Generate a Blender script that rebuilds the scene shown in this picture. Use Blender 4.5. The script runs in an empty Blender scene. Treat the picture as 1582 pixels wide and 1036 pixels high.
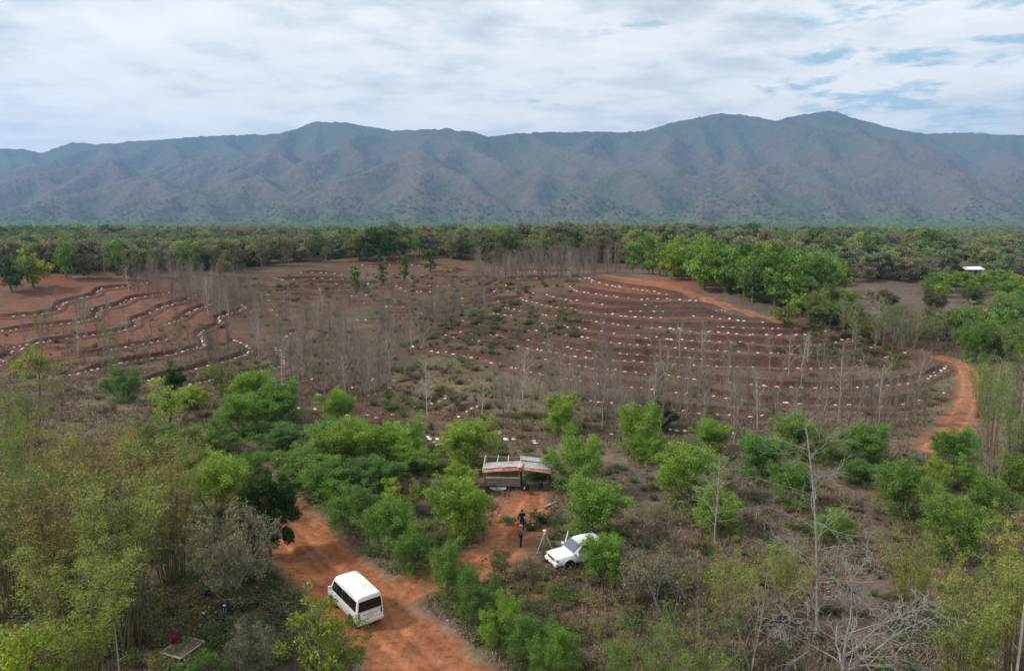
import bpy, math, random
import numpy as np
from mathutils import Vector, Matrix

# ------------------------------------------------------------------ camera, sky, sun, exposure
SC = bpy.context.scene
COL = SC.collection
PW, PH, F = 1582.0, 1036.0, 1109.0
CAMH = 24.0
PITCH = math.radians(9.3)
cam_d = bpy.data.cameras.new('camera')
cam = bpy.data.objects.new('camera', cam_d)
COL.objects.link(cam)
cam.location = (0, 0, CAMH)
cam.rotation_euler = (math.pi / 2 - PITCH, 0, 0)
cam_d.sensor_width = 36.0
cam_d.lens = 36.0 * F / PW
cam_d.clip_start = 0.3
cam_d.clip_end = 40000
SC.camera = cam
SUN_EL, SUN_AZ = math.radians(42), math.radians(262)   # azimuth from +Y, clockwise: sun behind and left of the camera
world = bpy.data.worlds.new('World')
SC.world = world
world.use_nodes = True
nt = world.node_tree
nt.nodes.clear()
class NB:
    """small node helper"""
    def __init__(s, tree): s.t = tree
    def n(s, kind, **kw):
        nd = s.t.nodes.new(kind)
        for k, v in kw.items():
            if k.startswith('i_'):
                nd.inputs[int(k[2:]) if k[2:].isdigit() else k[2:].replace('_', ' ')].default_value = v
            else: setattr(nd, k, v)
        return nd
    def l(s, a, b): s.t.links.new(a, b)
    def math(s, op, a, b=None, clamp=False):
        nd = s.n('ShaderNodeMath', operation=op, use_clamp=clamp)
        for i, v in enumerate((a, b)):
            if v is None: continue
            if isinstance(v, (int, float)): nd.inputs[i].default_value = v
            else: s.l(v, nd.inputs[i])
        return nd.outputs[0]
    def noise(s, vec, scale, detail=4, rough=.55, dist=0.0):
        nd = s.n('ShaderNodeTexNoise')
        nd.inputs['Scale'].default_value = scale; nd.inputs['Detail'].default_value = detail
        nd.inputs['Roughness'].default_value = rough; nd.inputs['Distortion'].default_value = dist
        if vec is not None: s.l(vec, nd.inputs['Vector'])
        return nd.outputs['Fac']
    def ramp(s, fac, stops, interp='LINEAR'):
        nd = s.n('ShaderNodeValToRGB'); cr = nd.color_ramp; cr.interpolation = interp
        while len(cr.elements) > 1: cr.elements.remove(cr.elements[-1])
        for i, (p, c) in enumerate(stops):
            e = cr.elements[0] if i == 0 else cr.elements.new(p)
            e.position = p
            if isinstance(c, (int, float)): c = (c, c, c)
            e.color = (*c, 1)
        s.l(fac, nd.inputs[0]); return nd.outputs[0]
    def mix(s, fac, a, b, mode='MIX'):
        nd = s.n('ShaderNodeMix', data_type='RGBA', blend_type=mode)
        for i, v in ((0, fac), (6, a), (7, b)):
            if isinstance(v, (int, float)): nd.inputs[i].default_value = v
            elif isinstance(v, tuple): nd.inputs[i].default_value = (*v, 1)
            else: s.l(v, nd.inputs[i])
        return nd.outputs[2]
W = NB(nt)
sky = W.n('ShaderNodeTexSky', sky_type='NISHITA', sun_disc=False, sun_elevation=SUN_EL, sun_rotation=SUN_AZ)
sky.air_density = 1.0; sky.dust_density = 1.5; sky.altitude = 300
tc = W.n('ShaderNodeTexCoord')
sep = W.n('ShaderNodeSeparateXYZ'); W.l(tc.outputs['Generated'], sep.inputs[0])
den = W.math('ADD', W.math('MAXIMUM', sep.outputs[2], 0.0), 0.10)
cmb = W.n('ShaderNodeCombineXYZ')
W.l(W.math('DIVIDE', sep.outputs[0], den), cmb.inputs[0]); W.l(W.math('DIVIDE', sep.outputs[1], den), cmb.inputs[1])
cv = cmb.outputs[0]
big = W.noise(cv, 0.9, 8, 0.56, 0.15)
fine = W.noise(cv, 3.0, 9, 0.62, 0.15)
shade = W.math('ADD', W.math('MULTIPLY', big, 0.6), W.math('MULTIPLY', fine, 0.4))
ccol = W.ramp(shade, [(0.40, (0.46, 0.52, 0.56)), (0.46, (0.62, 0.665, 0.69)), (0.51, (0.78, 0.79, 0.795)), (0.60, (0.90, 0.895, 0.885))])
hole = W.noise(cv, 2.0, 10, 0.66, 0.15)
bias = W.math('MULTIPLY', W.math('SUBTRACT', W.math('DIVIDE', sep.outputs[0], W.math('ADD', sep.outputs[1], 0.6)), 0.20), 0.42)
holem = W.math('ADD', hole, W.math('MINIMUM', bias, 0.055))
hm = W.ramp(holem, [(0.54, 0.0), (0.63, 0.9)])
skyc = W.mix(1.0, sky.outputs[0], (0.09, 0.09, 0.09), 'MULTIPLY')
skyc2 = W.mix(0.75, skyc, (0.34, 0.56, 0.66))
hz = W.ramp(W.math('ABSOLUTE', sep.outputs[2]), [(0.0, 0.75), (0.30, 0.0)])
ccol2 = W.mix(hz, ccol, (0.80, 0.825, 0.83))
allc = W.mix(hm, ccol2, skyc2)
bg = W.n('ShaderNodeBackground'); W.l(allc, bg.inputs[0]); bg.inputs[1].default_value = 1.11
wo = W.n('ShaderNodeOutputWorld'); W.l(bg.outputs[0], wo.inputs[0])
sun_d = bpy.data.lights.new('sun', 'SUN'); sun_d.energy = 3.2; sun_d.angle = math.radians(8); sun_d.color = (1.0, 0.95, 0.88)
sun = bpy.data.objects.new('sun', sun_d); COL.objects.link(sun)
sdir = Vector((math.sin(SUN_AZ) * math.cos(SUN_EL), math.cos(SUN_AZ) * math.cos(SUN_EL), math.sin(SUN_EL)))
sun.rotation_euler = sdir.to_track_quat('Z', 'Y').to_euler()
SC.view_settings.view_transform = 'Standard'; SC.view_settings.look = 'None'
SC.view_settings.exposure = 0.15; SC.view_settings.gamma = 1.0; SC.view_settings.use_curve_mapping = False
SC.cycles.max_bounces = 6; SC.cycles.diffuse_bounces = 3; SC.cycles.transparent_max_bounces = 8
SC.cycles.volume_bounces = 1; SC.cycles.use_denoising = True
SC.cycles.caustics_reflective = False; SC.cycles.caustics_refractive = False
SC.render.use_persistent_data = False

# ------------------------------------------------------------------ maths helpers
RG = np.random.default_rng(11)
random.seed(5)
def sstep(a, b, x):
    t = np.clip((x - a) / (b - a), 0, 1); return t * t * (3 - 2 * t)
_LAT = np.random.default_rng(3).random((256, 256))
def vnoise(x, y):
    xi = np.floor(x).astype(np.int64); yi = np.floor(y).astype(np.int64)
    fx = x - xi; fy = y - yi; fx = fx * fx * (3 - 2 * fx); fy = fy * fy * (3 - 2 * fy)
    a = _LAT[xi & 255, yi & 255]; b = _LAT[(xi + 1) & 255, yi & 255]
    c = _LAT[xi & 255, (yi + 1) & 255]; d = _LAT[(xi + 1) & 255, (yi + 1) & 255]
    return (a * (1 - fx) + b * fx) * (1 - fy) + (c * (1 - fx) + d * fx) * fy
def fbm(x, y, o=4, seed=0):
    s = 0; a = .5; t = 0
    for k in range(o):
        s = s + a * vnoise(x * 2 ** k + 17.3 * (k + seed), y * 2 ** k + 31.7 * (k + 2 * seed)); t += a; a *= .5
    return s / t
CP, SP = math.cos(PITCH), math.sin(PITCH)
def ray(px, py):
    cx = (np.asarray(px, float) - PW / 2) / F; cy = (PH / 2 - np.asarray(py, float)) / F
    return cx, CP + cy * SP, -SP + cy * CP        # direction x, y, z
def proj(x, y, z):
    dz = z - CAMH
    dep = y * CP - dz * SP
    dep = np.where(dep < .1, .1, dep)
    return PW / 2 + F * x / dep, PH / 2 - F * (y * SP + dz * CP) / dep, dep

# ------------------------------------------------------------------ terrain height, before digging
HILLS = [(38, 208, 11.0, 50, 36, 0.35), (-160, 232, 10.5, 62, 42, -0.1), (-30, 335, 14.0, 85, 46, 0), (75, 345, 5.5, 55, 36, 0),
         (190, 350, 11.0, 90, 52, 0), (-250, 420, 8, 120, 70, 0), (300, 520, 10, 200, 90, 0), (0, 620, 8, 260, 90, 0), (-420, 700, 12, 250, 120, 0)]
def base_z(x, y):
    x = np.asarray(x, float); y = np.asarray(y, float)
    z = np.zeros_like(x + y)
    for cx, cy, a, sx, sy, sh in HILLS:
        dx = x - cx; dy = y - cy - sh * 0 + dx * sh
        z = z + a * np.exp(-(dx * dx / (2 * sx * sx) + dy * dy / (2 * sy * sy)))
    z = z - 3.6 * sstep(80, 135, y) - 4.0 * sstep(250, 420, y) - 3 * sstep(600, 1500, y)
    z = z + (fbm(x / 26, y / 26, 3) - .5) * .9 * sstep(95, 130, y)
    z = z + (fbm(x / 120 + 9, y / 120, 3, 2) - .5) * 9 * sstep(350, 700, y)
    z = z + (fbm(x / 9, y / 9, 3, 5) - .5) * .35
    return z
TS = np.concatenate([np.arange(6, 420, .5), np.geomspace(420, 6000, 500)])
def hit(px, py, zf=None):
    zf = zf or base_z
    px = np.atleast_1d(np.asarray(px, float)); py = np.atleast_1d(np.asarray(py, float))
    rx, ry, rz = ray(px, py)
    X = rx[:, None] / ry[:, None] * TS[None]; Z = CAMH + rz[:, None] / ry[:, None] * TS[None]
    G = zf(X, np.broadcast_to(TS[None], X.shape))
    below = Z < G; below[:, -1] = True
    i = np.maximum(below.argmax(1), 1); r = np.arange(len(px))
    a = Z[r, i - 1] - G[r, i - 1]; b = Z[r, i] - G[r, i]
    t = TS[i - 1] + (TS[i] - TS[i - 1]) * np.clip(a / (a - b + 1e-9), 0, 1)
    return rx / ry * t, t
# ------------------------------------------------------------------ roads and terraces, traced and laid on the land
ROADS = [  # polyline (picture tracing), half width m, (colour)
    ([(372, 748), (398, 774), (430, 803), (452, 826), (500, 878), (553, 924), (596, 970), (644, 1014), (684, 1052), (760, 1130), (840, 1250)], 2.5, (.325, .127, .060)),
    ([(598, 928), (640, 905), (672, 893), (715, 882), (752, 868), (782, 845), (797, 822), (806, 800), (812, 782), (822, 768)], 1.5, (.33, .13, .062)),
    ([(1440, 548), (1466, 555), (1488, 562), (1497, 578), (1499, 602), (1490, 628), (1479, 650), (1464, 668), (1440, 692)], 1.6, (.31, .14, .075)),
    ([(930, 424), (955, 428), (985, 432), (1030, 443), (1080, 459), (1130, 476), (1180, 489), (1230, 505)], 1.35, (.29, .12, .066)),
]
TERR = {}
def T(zone, *lines):
    for l in lines: TERR.setdefault(zone, []).append(l)
T('red', [(-40,491),(12,489),(46,487),(62,485),(78,481),(86,480),(91,476),(89,470),(97,466),(110,464),(131,459),(142,457),(151,453),(148,449),(155,446),(178,444),(203,442),(226,437)],
  [(-40,516),(0,512),(32,507),(67,503),(105,499),(128,496),(145,491),(148,486),(148,481),(155,477),(176,473),(196,467),(199,461),(218,458),(240,456),(268,451)],
  [(20,537),(63,528),(102,523),(138,518),(166,514),(190,510),(209,503),(208,498),(205,494),(211,490),(228,486),(245,475),(268,468),(285,465),(300,457)],
  [(-10,566),(2,556),(8,548),(18,543),(37,537)],
  [(90,553),(122,549),(160,542),(200,534),(240,528),(254,524),(262,519),(265,514)], [(252,502),(275,495),(296,479),(316,474),(333,465)],
  [(110,580),(164,565),(212,555),(247,550),(291,541),(308,535),(315,531),(311,527),(306,519),(304,515),(320,508),(337,501),(341,499),(335,495),(331,492),(350,485),(372,479),(378,476),(372,472)],
  [(200,592),(248,582),(282,574),(314,565),(350,557),(373,549),(386,543),(380,534),(365,529),(354,523)],
  [(290,596),(331,585),(381,576),(410,571),(434,566),(434,558),(432,546),(421,539)])
T('fold', [(370,607),(398,601),(446,593),(474,585),(485,577)], [(450,618),(485,611),(515,605),(541,599),(560,592),(574,587),(568,582),(546,577),(524,573),(519,567)],
  [(530,619),(571,611),(591,604),(602,598),(602,590)], [(470,630),(540,641),(581,645),(612,651)],
  [(600,641),(642,631),(672,621),(687,612),(680,603),(668,598)], [(655,654),(677,650),(695,648),(717,634),(747,622),(755,616)], [(640,662),(655,667),(664,678),(676,689),(690,698)],
  [(694,676),(772,673),(782,680),(825,684)])
T('dome', [(905,430),(930,437),(958,443),(1000,448),(1040,456),(1070,462)],
  [(878,441),(895,449),(918,453),(945,457),(985,461),(1031,462),(1070,463),(1110,470)], [(844,455),(862,460),(897,466),(947,471),(987,473),(1038,473),(1091,475),(1125,481)],
  [(808,463),(840,471),(883,477),(935,484),(967,481),(1016,481),(1066,481),(1102,481),(1129,487)], [(935,485),(979,488),(1022,490),(1072,488),(1106,488),(1141,496),(1180,497)],
  [(774,473),(810,481),(853,488),(893,492),(937,498),(991,503),(1041,507),(1090,505),(1126,504),(1174,506),(1218,506),(1238,502)],
  [(1041,509),(1088,512),(1140,515),(1200,517),(1235,516),(1259,516),(1280,510)],
  [(753,483),(790,487),(816,495),(858,502),(894,506),(924,510),(960,516),(1003,522),(1062,525),(1115,526),(1169,530),(1215,533),(1279,531),(1305,526),(1327,520)],
  [(700,492),(739,500),(770,505),(797,510),(830,510),(864,514),(901,520),(942,527),(990,533),(1037,535),(1094,539),(1134,542),(1226,545),(1271,544),(1318,542),(1345,538),(1355,526)],
  [(658,509),(700,511),(743,515),(791,520),(830,528),(864,533),(900,541),(951,545),(990,547),(1055,550),(1100,555),(1160,558),(1226,561),(1290,560),(1341,553),(1369,552),(1400,541)],
  [(692,518),(726,524),(757,529),(789,532),(822,537),(849,543),(900,551),(960,556),(1030,560),(1101,565),(1152,565),(1213,567),(1266,568),(1327,564),(1352,560)],
  [(641,535),(678,543),(728,550),(761,557),(784,565),(809,571),(838,578),(858,581)],
  [(843,556),(860,559),(897,564),(944,571),(988,575),(1042,581),(1097,587),(1141,590),(1183,596),(1249,598),(1310,598),(1370,595),(1413,589),(1440,578),(1466,563)],
  [(870,585),(932,592),(980,597),(1038,605),(1124,614),(1185,620),(1254,624),(1312,624),(1383,626),(1401,619),(1435,616),(1462,608)],
  [(860,610),(889,616),(931,619),(990,626),(1060,634),(1130,640),(1210,646)])
T('mid', [(455,423),(480,421),(498,421),(530,424)], [(405,431),(433,432),(480,430),(523,431),(545,431)], [(440,436),(470,437),(502,438),(532,438),(585,438)],
  [(410,445),(457,445),(493,447),(529,448),(575,447)], [(410,455),(445,456),(483,457),(537,456),(565,456)], [(400,464),(445,464),(500,464)], [(405,473),(438,475),(470,476)],
  [(613,439),(620,446),(632,450),(680,451)], [(630,429),(646,438),(664,441),(700,441)], [(596,459),(616,462),(640,463)], [(545,464),(562,469)], [(585,472),(611,474),(660,472)],
  [(590,483),(620,484),(655,484)], [(550,494),(585,495),(620,495)], [(678,413),(707,418),(728,419)], [(652,425),(675,428),(700,431),(740,430),(755,425)],
  [(705,446),(729,445),(753,442),(770,431)], [(700,461),(740,459),(755,453),(780,441)], [(783,449),(803,446),(818,445)], [(700,476),(716,471),(764,466),(800,461),(820,454)],
  [(420,475),(424,483),(427,487)], [(440,520),(455,512),(470,505)], [(490,525),(505,518),(515,510)], [(560,410),(620,409),(700,411)], [(760,420),(820,419),(880,421)], [(760,431),(840,430),(900,432)])
def resample(P, step):
    P = np.asarray(P, float); d = np.r_[0, np.cumsum(np.hypot(*np.diff(P, axis=0).T))]
    n = max(2, int(round(d[-1] / step)) + 1); t = np.linspace(0, d[-1], n)
    return np.c_[np.interp(t, d, P[:, 0]), np.interp(t, d, P[:, 1])]
def smoothline(P, k=2):
    for _ in range(k):
        Q = P.copy(); Q[1:-1] = (P[:-2] + 2 * P[1:-1] + P[2:]) / 4; P = Q
    return P
def to_world(pts, step=1.5):
    P = resample(pts, 3.0); x, y = hit(P[:, 0], P[:, 1])
    return smoothline(resample(np.c_[x, y], step), 3)
RW = [(to_world(p, 1.2), w, c) for p, w, c in ROADS]
TW = {z: [to_world(l, 1.2) for l in ls] for z, ls in TERR.items()}

# ------------------------------------------------------------------ the ground sheet
ys = np.concatenate([np.arange(8, 46, .34), np.arange(46, 150, .26), np.arange(150, 300, .42), np.geomspace(300, 9000, 230)])
us = np.linspace(-1.02, 1.02, 1150)
GX = us[None, :] * (ys[:, None] + 15); GY = np.broadcast_to(ys[:, None], GX.shape)
GZ = base_z(GX, GY)
NR, NC = GX.shape
def near_line(P, reach):
    """distance, signed side (+ = left of travel) of grid points near polyline P; yields slices"""
    D = np.full(GX.shape, 1e9, np.float32); S = np.zeros(GX.shape, np.float32)
    for a, b in zip(P[:-1], P[1:]):
        x0, x1 = min(a[0], b[0]) - reach, max(a[0], b[0]) + reach
        y0, y1 = min(a[1], b[1]) - reach, max(a[1], b[1]) + reach
        r0, r1 = np.searchsorted(ys, [max(y0, 8), y1]); r1 = min(r1 + 1, NR)
        if r1 <= r0: continue
        ulo = min(x0 / (y0 + 15), x0 / (y1 + 15)); uhi = max(x1 / (y0 + 15), x1 / (y1 + 15))
        c0, c1 = np.searchsorted(us, [ulo, uhi])
        if c1 <= c0: continue
        X = GX[r0:r1, c0:c1]; Y = GY[r0:r1, c0:c1]
        d = b - a; L2 = d @ d + 1e-9
        t = np.clip(((X - a[0]) * d[0] + (Y - a[1]) * d[1]) / L2, 0, 1)
        dd = np.hypot(X - a[0] - t * d[0], Y - a[1] - t * d[1])
        cr = d[0] * (Y - a[1]) - d[1] * (X - a[0])
        sub = D[r0:r1, c0:c1]; m = dd < sub
        sub[m] = dd[m]; ss = S[r0:r1, c0:c1]; ss[m] = np.sign(cr[m])
    return D, S
PX, PY, _ = proj(GX, GY, GZ)
def blob(px, py, rx, ry, p=2.0):
    q = ((PX - px) / rx) ** 2 + ((PY - py) / ry) ** 2
    return np.exp(-q ** (p / 2))
n1 = fbm(GX / 3.2, GY / 3.2, 4, 1); n2 = fbm(GX / 14, GY / 14, 4, 3); n3 = fbm(GX / .9, GY / .9, 3, 7); n4 = fbm(GX / 40, GY / 40, 3, 8)
def lerp(a, b, t): return a + (np.asarray(b) - a) * t[..., None]
C = np.zeros(GX.shape + (3,)); C[:] = (.140, .104, .084)
C = lerp(C, (.115, .082, .066), sstep(.45, .65, n1))
C = lerp(C, (.19, .145, .10), sstep(.52, .68, n2) * .7)
C = lerp(C, (.075, .095, .035), sstep(.56, .68, fbm(GX / 5, GY / 5, 4, 12)) * .6)
C = lerp(C, (.19, .10, .068), sstep(.58, .72, fbm(GX / 7, GY / 7, 3, 21)) * .3)
# far land under the forest
far = sstep(260, 420, GY)
C = lerp(C, (.085, .085, .045), far * .8)
# red earth of the left slope, the terraced dome and the middle slope
red = np.clip(blob(120, 455, 200, 45, 4) + blob(60, 500, 230, 70, 4) + blob(250, 520, 130, 60, 4) * .8 + blob(10, 560, 120, 30) + blob(600, 405, 60, 12) * .6 + blob(720, 415, 45, 12), 0, 1)
C = lerp(C, (.200, .082, .050), red * (.55 + .45 * sstep(.35, .6, n1)))
C = lerp(C, (.145, .088, .060), red * sstep(.46, .62, n2) * .75)
brn = np.clip(blob(1150, 540, 330, 75, 6) + blob(900, 490, 170, 55, 4) + blob(780, 540, 170, 60, 4) + blob(560, 450, 260, 50, 4) + blob(430, 560, 200, 80, 4) * .8 + blob(620, 620, 150, 60, 4) * .8, 0, 1)
C = lerp(C, (.108, .058, .043), brn * .92)
C = lerp(C, (.135, .105, .078), brn * sstep(.5, .65, n2) * .6)
C = lerp(C, (.09, .105, .045), brn * sstep(.55, .7, fbm(GX / 6, GY / 6, 4, 31)) * .55)
C = lerp(C, (.31, .115, .058), blob(1010, 442, 90, 14) * .9)
C = lerp(C, (.10, .125, .05), np.clip(blob(740, 490, 90, 22) + blob(600, 480, 70, 20) * .6, 0, 1) * sstep(.4, .6, n1) * .7)
C = lerp(C, (.20, .17, .11), np.clip(blob(700, 600, 120, 32) + blob(800, 640, 90, 20), 0, 1) * .6)
C = lerp(C, (.16, .125, .10), blob(1300, 470, 260, 32, 4) * .8)
C = lerp(C, (.27, .115, .062), np.clip(blob(790, 790, 75, 38) * .9 + blob(760, 840, 50, 45) + blob(830, 930, 80, 45) * .7 + blob(640, 760, 55, 12) * .7 + blob(650, 690, 60, 10) * .5, 0, 1) * sstep(.36, .52, n1))
C = lerp(C, (.25, .11, .062), np.clip(blob(560, 655, 60, 16) + blob(680, 660, 60, 14) + blob(1440, 680, 40, 14), 0, 1) * .6 * sstep(.35, .6, n1))
C = lerp(C, (.21, .165, .11), np.clip(blob(440, 1000, 60, 60) + blob(560, 1010, 60, 40) * .5, 0, 1) * .5)
# terraces
DM = np.full(GX.shape, 1e9); SM = np.zeros(GX.shape); AM = np.ones(GX.shape)
for zone, amp in (('red', 1.0), ('fold', .75), ('dome', 1.15), ('mid', 1.3)):
    for P in TW[zone]:
        D, S = near_line(P, 5)
        m = (D < DM) & (D < 1e8); DM[m] = D[m]; SM[m] = S[m]
        e = np.minimum(np.hypot(GX[m] - P[0, 0], GY[m] - P[0, 1]), np.hypot(GX[m] - P[-1, 0], GY[m] - P[-1, 1]))
        AM[m] = amp * (.15 + .85 * sstep(0, 9, e)) * (.7 + .6 * n2[m])
DM = DM * 1.25
s = DM * SM
wob = (n3 - .5) * .7
prof = np.interp(s + wob * .6, [-5, -2.8, -1.8, 0.3, 1.0, 1.7, 5.2], [0, -.42, -.05, -.12, .72, .62, 0]) * AM
prof[DM > 5.5] = 0
GZ = GZ + prof
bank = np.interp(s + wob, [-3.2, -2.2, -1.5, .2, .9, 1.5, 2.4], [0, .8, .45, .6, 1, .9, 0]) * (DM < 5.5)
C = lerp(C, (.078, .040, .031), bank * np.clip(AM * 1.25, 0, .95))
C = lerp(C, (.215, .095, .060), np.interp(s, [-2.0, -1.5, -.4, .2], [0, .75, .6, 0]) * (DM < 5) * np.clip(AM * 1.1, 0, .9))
# faint field furrows on the old slope to the right
fur = blob(1300, 470, 230, 26, 4)
GZ = GZ + fur * .35 * np.sin(GY * 1.15 + 2 * n2)
C = lerp(C, (.09, .07, .055), fur * sstep(.2, .9, np.sin(GY * 1.15 + 2 * n2)) * .7)
# roads
ROADMASK = np.zeros(GX.shape)
for P, w, c in RW:
    D, S = near_line(P, w + 4)
    e = D + (n3 - .5) * 1.1 + (n1 - .5) * 1.3
    m = 1 - sstep(w - .5, w + .6, e)
    ROADMASK = np.maximum(ROADMASK, 1 - sstep(w, w + 1.2, D))
    C = lerp(C, (.20, .145, .105), (1 - sstep(w + .3, w + 2.2, e)) * (.25 + .5 * sstep(.4, .6, n3)) * (w > 2))
    C = lerp(C, c, m)
    sd = D * S
    rut = (np.exp(-((np.abs(sd + .15 * n2) - .85) / .28) ** 2) + (np.exp(-((np.abs(sd - 1.3) - .8) / .25) ** 2) * .6 if w > 3 else 0)) * m
    C = lerp(C, np.array(c) * (1.25, 1.28, 1.45), np.clip(rut * 1.1, 0, 1))
    C = lerp(C, np.array(c) * (.68, .62, .62), m * np.exp(-((np.abs(sd) - .32) / .22) ** 2) * .7 * (w > 2))
    C = lerp(C, np.array(c) * .66, m * sstep(.5, .62, fbm(GX / 1.1, GY / 1.9, 4, 44)) * .5)
    C = lerp(C, np.array(c) * (.9, 1.05, 1.15), m * sstep(.52, .62, fbm(GX / .5, GY / .5, 3, 47)) * .5)
    GZ = GZ - rut * .10 - m * .08 + (1 - sstep(w, w + 1.6, np.abs(D - w - 1.0) + w - .2)) * .16 * (w > 2)
GZ = GZ + (n3 - .5) * .16 * (1 - ROADMASK) * (GY < 150) + (n1 - .5) * .30 * (1 - ROADMASK) * (GY < 300)
C = C * (1 + (n3[..., None] - .5) * .35) * (1 + (n2[..., None] - .5) * .25)
C = np.clip(C, 0, 1)

def gz(x, y):
    """height of the finished ground (bilinear in the sheet)"""
    x = np.asarray(x, float); y = np.asarray(y, float)
    r = np.interp(y, ys, np.arange(NR)); c = (x / (y + 15) - us[0]) / (us[1] - us[0])
    r = np.clip(r, 0, NR - 1.001); c = np.clip(c, 0, NC - 1.001)
    r0 = r.astype(int); c0 = c.astype(int); fr = r - r0; fc = c - c0
    return (GZ[r0, c0] * (1 - fr) + GZ[r0 + 1, c0] * fr) * (1 - fc) + (GZ[r0, c0 + 1] * (1 - fr) + GZ[r0 + 1, c0 + 1] * fr) * fc
def roadm(x, y):
    r = np.clip(np.rint(np.interp(y, ys, np.arange(NR))).astype(int), 0, NR - 1)
    c = np.clip(np.rint((x / (y + 15) - us[0]) / (us[1] - us[0])).astype(int), 0, NC - 1)
    return ROADMASK[r, c]
def at(px, py):
    x, y = hit(px, py, None); x = float(x[0]); y = float(y[0])
    return x, y, float(gz(x, y))

# ------------------------------------------------------------------ mesh and object helpers
def mesh_np(name, V, faces, mat=None, smooth=False, col=None):
    """faces: list of int arrays (n, k)"""
    me = bpy.data.meshes.new(name)
    V = np.asarray(V, np.float32)
    faces = [np.asarray(f, np.int32) for f in (faces if isinstance(faces, list) else [faces]) if len(f)]
    loops = np.concatenate([f.ravel() for f in faces]); tot = np.concatenate([np.full(len(f), f.shape[1], np.int32) for f in faces])
    me.vertices.add(len(V)); me.vertices.foreach_set('co', V.ravel())
    me.loops.add(len(loops)); me.loops.foreach_set('vertex_index', loops)
    me.polygons.add(len(tot)); me.polygons.foreach_set('loop_start', np.r_[0, np.cumsum(tot)[:-1]].astype(np.int32))
    me.polygons.foreach_set('use_smooth', np.full(len(tot), smooth, bool))
    if col is not None:
        a = me.color_attributes.new('col', 'FLOAT_COLOR', 'POINT')
        a.data.foreach_set('color', np.c_[col, np.ones(len(col))].astype(np.float32).ravel())
    if mat: me.materials.append(mat)
    me.update(calc_edges=True); me.validate()
    return me
def add(name, me, parent=None, loc=(0, 0, 0), color=None):
    o = bpy.data.objects.new(name, me); COL.objects.link(o); o.parent = parent; o.location = loc
    if color: o.color = (*color, 1)
    return o
def tag(o, label=None, cat=None, group=None, kind=None):
    for k, v in (('label', label), ('category', cat), ('group', group), ('kind', kind)):
        if v: o[k] = v
    return o
def thing(name, label, cat, loc=(0, 0, 0), rz=0, group=None):
    o = bpy.data.objects.new(name, None); COL.objects.link(o); o.location = loc; o.rotation_euler = (0, 0, rz)
    o.empty_display_size = .3
    return tag(o, label, cat, group)
def copy_thing(src, kids, loc, rz, scale, label, group=None, cat=None, color=None):
    r = src.copy(); COL.objects.link(r); r.location = loc; r.rotation_euler = (0, 0, rz); r.scale = scale
    r['label'] = label
    if group: r['group'] = group
    elif 'group' in r: del r['group']
    if cat: r['category'] = cat
    for k in kids:
        c = k.copy(); COL.objects.link(c); c.parent = r
        if color and c.get('tint'): c.color = (*color, 1)
    return r

# ------------------------------------------------------------------ materials
def mat(name):
    m = bpy.data.materials.new(name); m.use_nodes = True; m.node_tree.nodes.clear()
    b = NB(m.node_tree); out = b.n('ShaderNodeOutputMaterial'); p = b.n('ShaderNodeBsdfPrincipled'); b.l(p.outputs[0], out.inputs[0])
    p.inputs['Roughness'].default_value = .8; p.inputs['Specular IOR Level'].default_value = .25
    b.p = p; b.out = out; return m, b
def simple(name, c, rough=.6, spec=.4, metal=0, var=.15, scale=6, bump=0, dirt=None):
    m, b = mat(name); t = b.n('ShaderNodeTexCoord'); nz = b.noise(t.outputs['Object'], scale, 4, .6)
    c = np.array(c); v = b.ramp(nz, [(.3, tuple(c * (1 - var))), (.7, tuple(np.minimum(c * (1 + var), 1)))])
    if dirt:
        dz = b.noise(t.outputs['Object'], scale * .35, 6, .65); v = b.mix(b.ramp(dz, [(.48, 0.0), (.62, dirt[1])]), v, tuple(dirt[0]))
    b.l(v, b.p.inputs['Base Color']); b.p.inputs['Roughness'].default_value = rough; b.p.inputs['Specular IOR Level'].default_value = spec; b.p.inputs['Metallic'].default_value = metal
    if bump:
        bp = b.n('ShaderNodeBump'); bp.inputs['Strength'].default_value = bump; bp.inputs['Distance'].default_value = .02
        b.l(b.noise(t.outputs['Object'], scale * 4, 4, .6), bp.inputs['Height']); b.l(bp.outputs[0], b.p.inputs['Normal'])
    return m
def ground_mat():
    m, b = mat('earth'); t = b.n('ShaderNodeTexCoord'); v = t.outputs['Object']
    at_ = b.n('ShaderNodeVertexColor', layer_name='col')
    f1 = b.noise(v, 2.2, 8, .68); f2 = b.noise(v, 14, 5, .7); f3 = b.noise(v, .5, 6, .6)
    c = b.mix(1.0, at_.outputs[0], b.ramp(f1, [(.30, (.62, .60, .60)), (.5, (1, 1, 1)), (.70, (1.38, 1.36, 1.30))]), 'MULTIPLY')
    c = b.mix(1.0, c, b.ramp(f2, [(.32, (.72, .72, .72)), (.52, (1, 1, 1)), (.72, (1.3, 1.3, 1.3))]), 'MULTIPLY')
    c = b.mix(1.0, c, b.ramp(f3, [(.35, (.86, .88, .9)), (.65, (1.14, 1.1, 1.06))]), 'MULTIPLY')
    b.l(c, b.p.inputs['Base Color']); b.p.inputs['Roughness'].default_value = .95; b.p.inputs['Specular IOR Level'].default_value = .1
    bp = b.n('ShaderNodeBump'); bp.inputs['Strength'].default_value = .7; bp.inputs['Distance'].default_value = .12
    b.l(b.math('ADD', f1, b.math('MULTIPLY', f2, .4)), bp.inputs['Height']); b.l(bp.outputs[0], b.p.inputs['Normal'])
    return m
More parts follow.
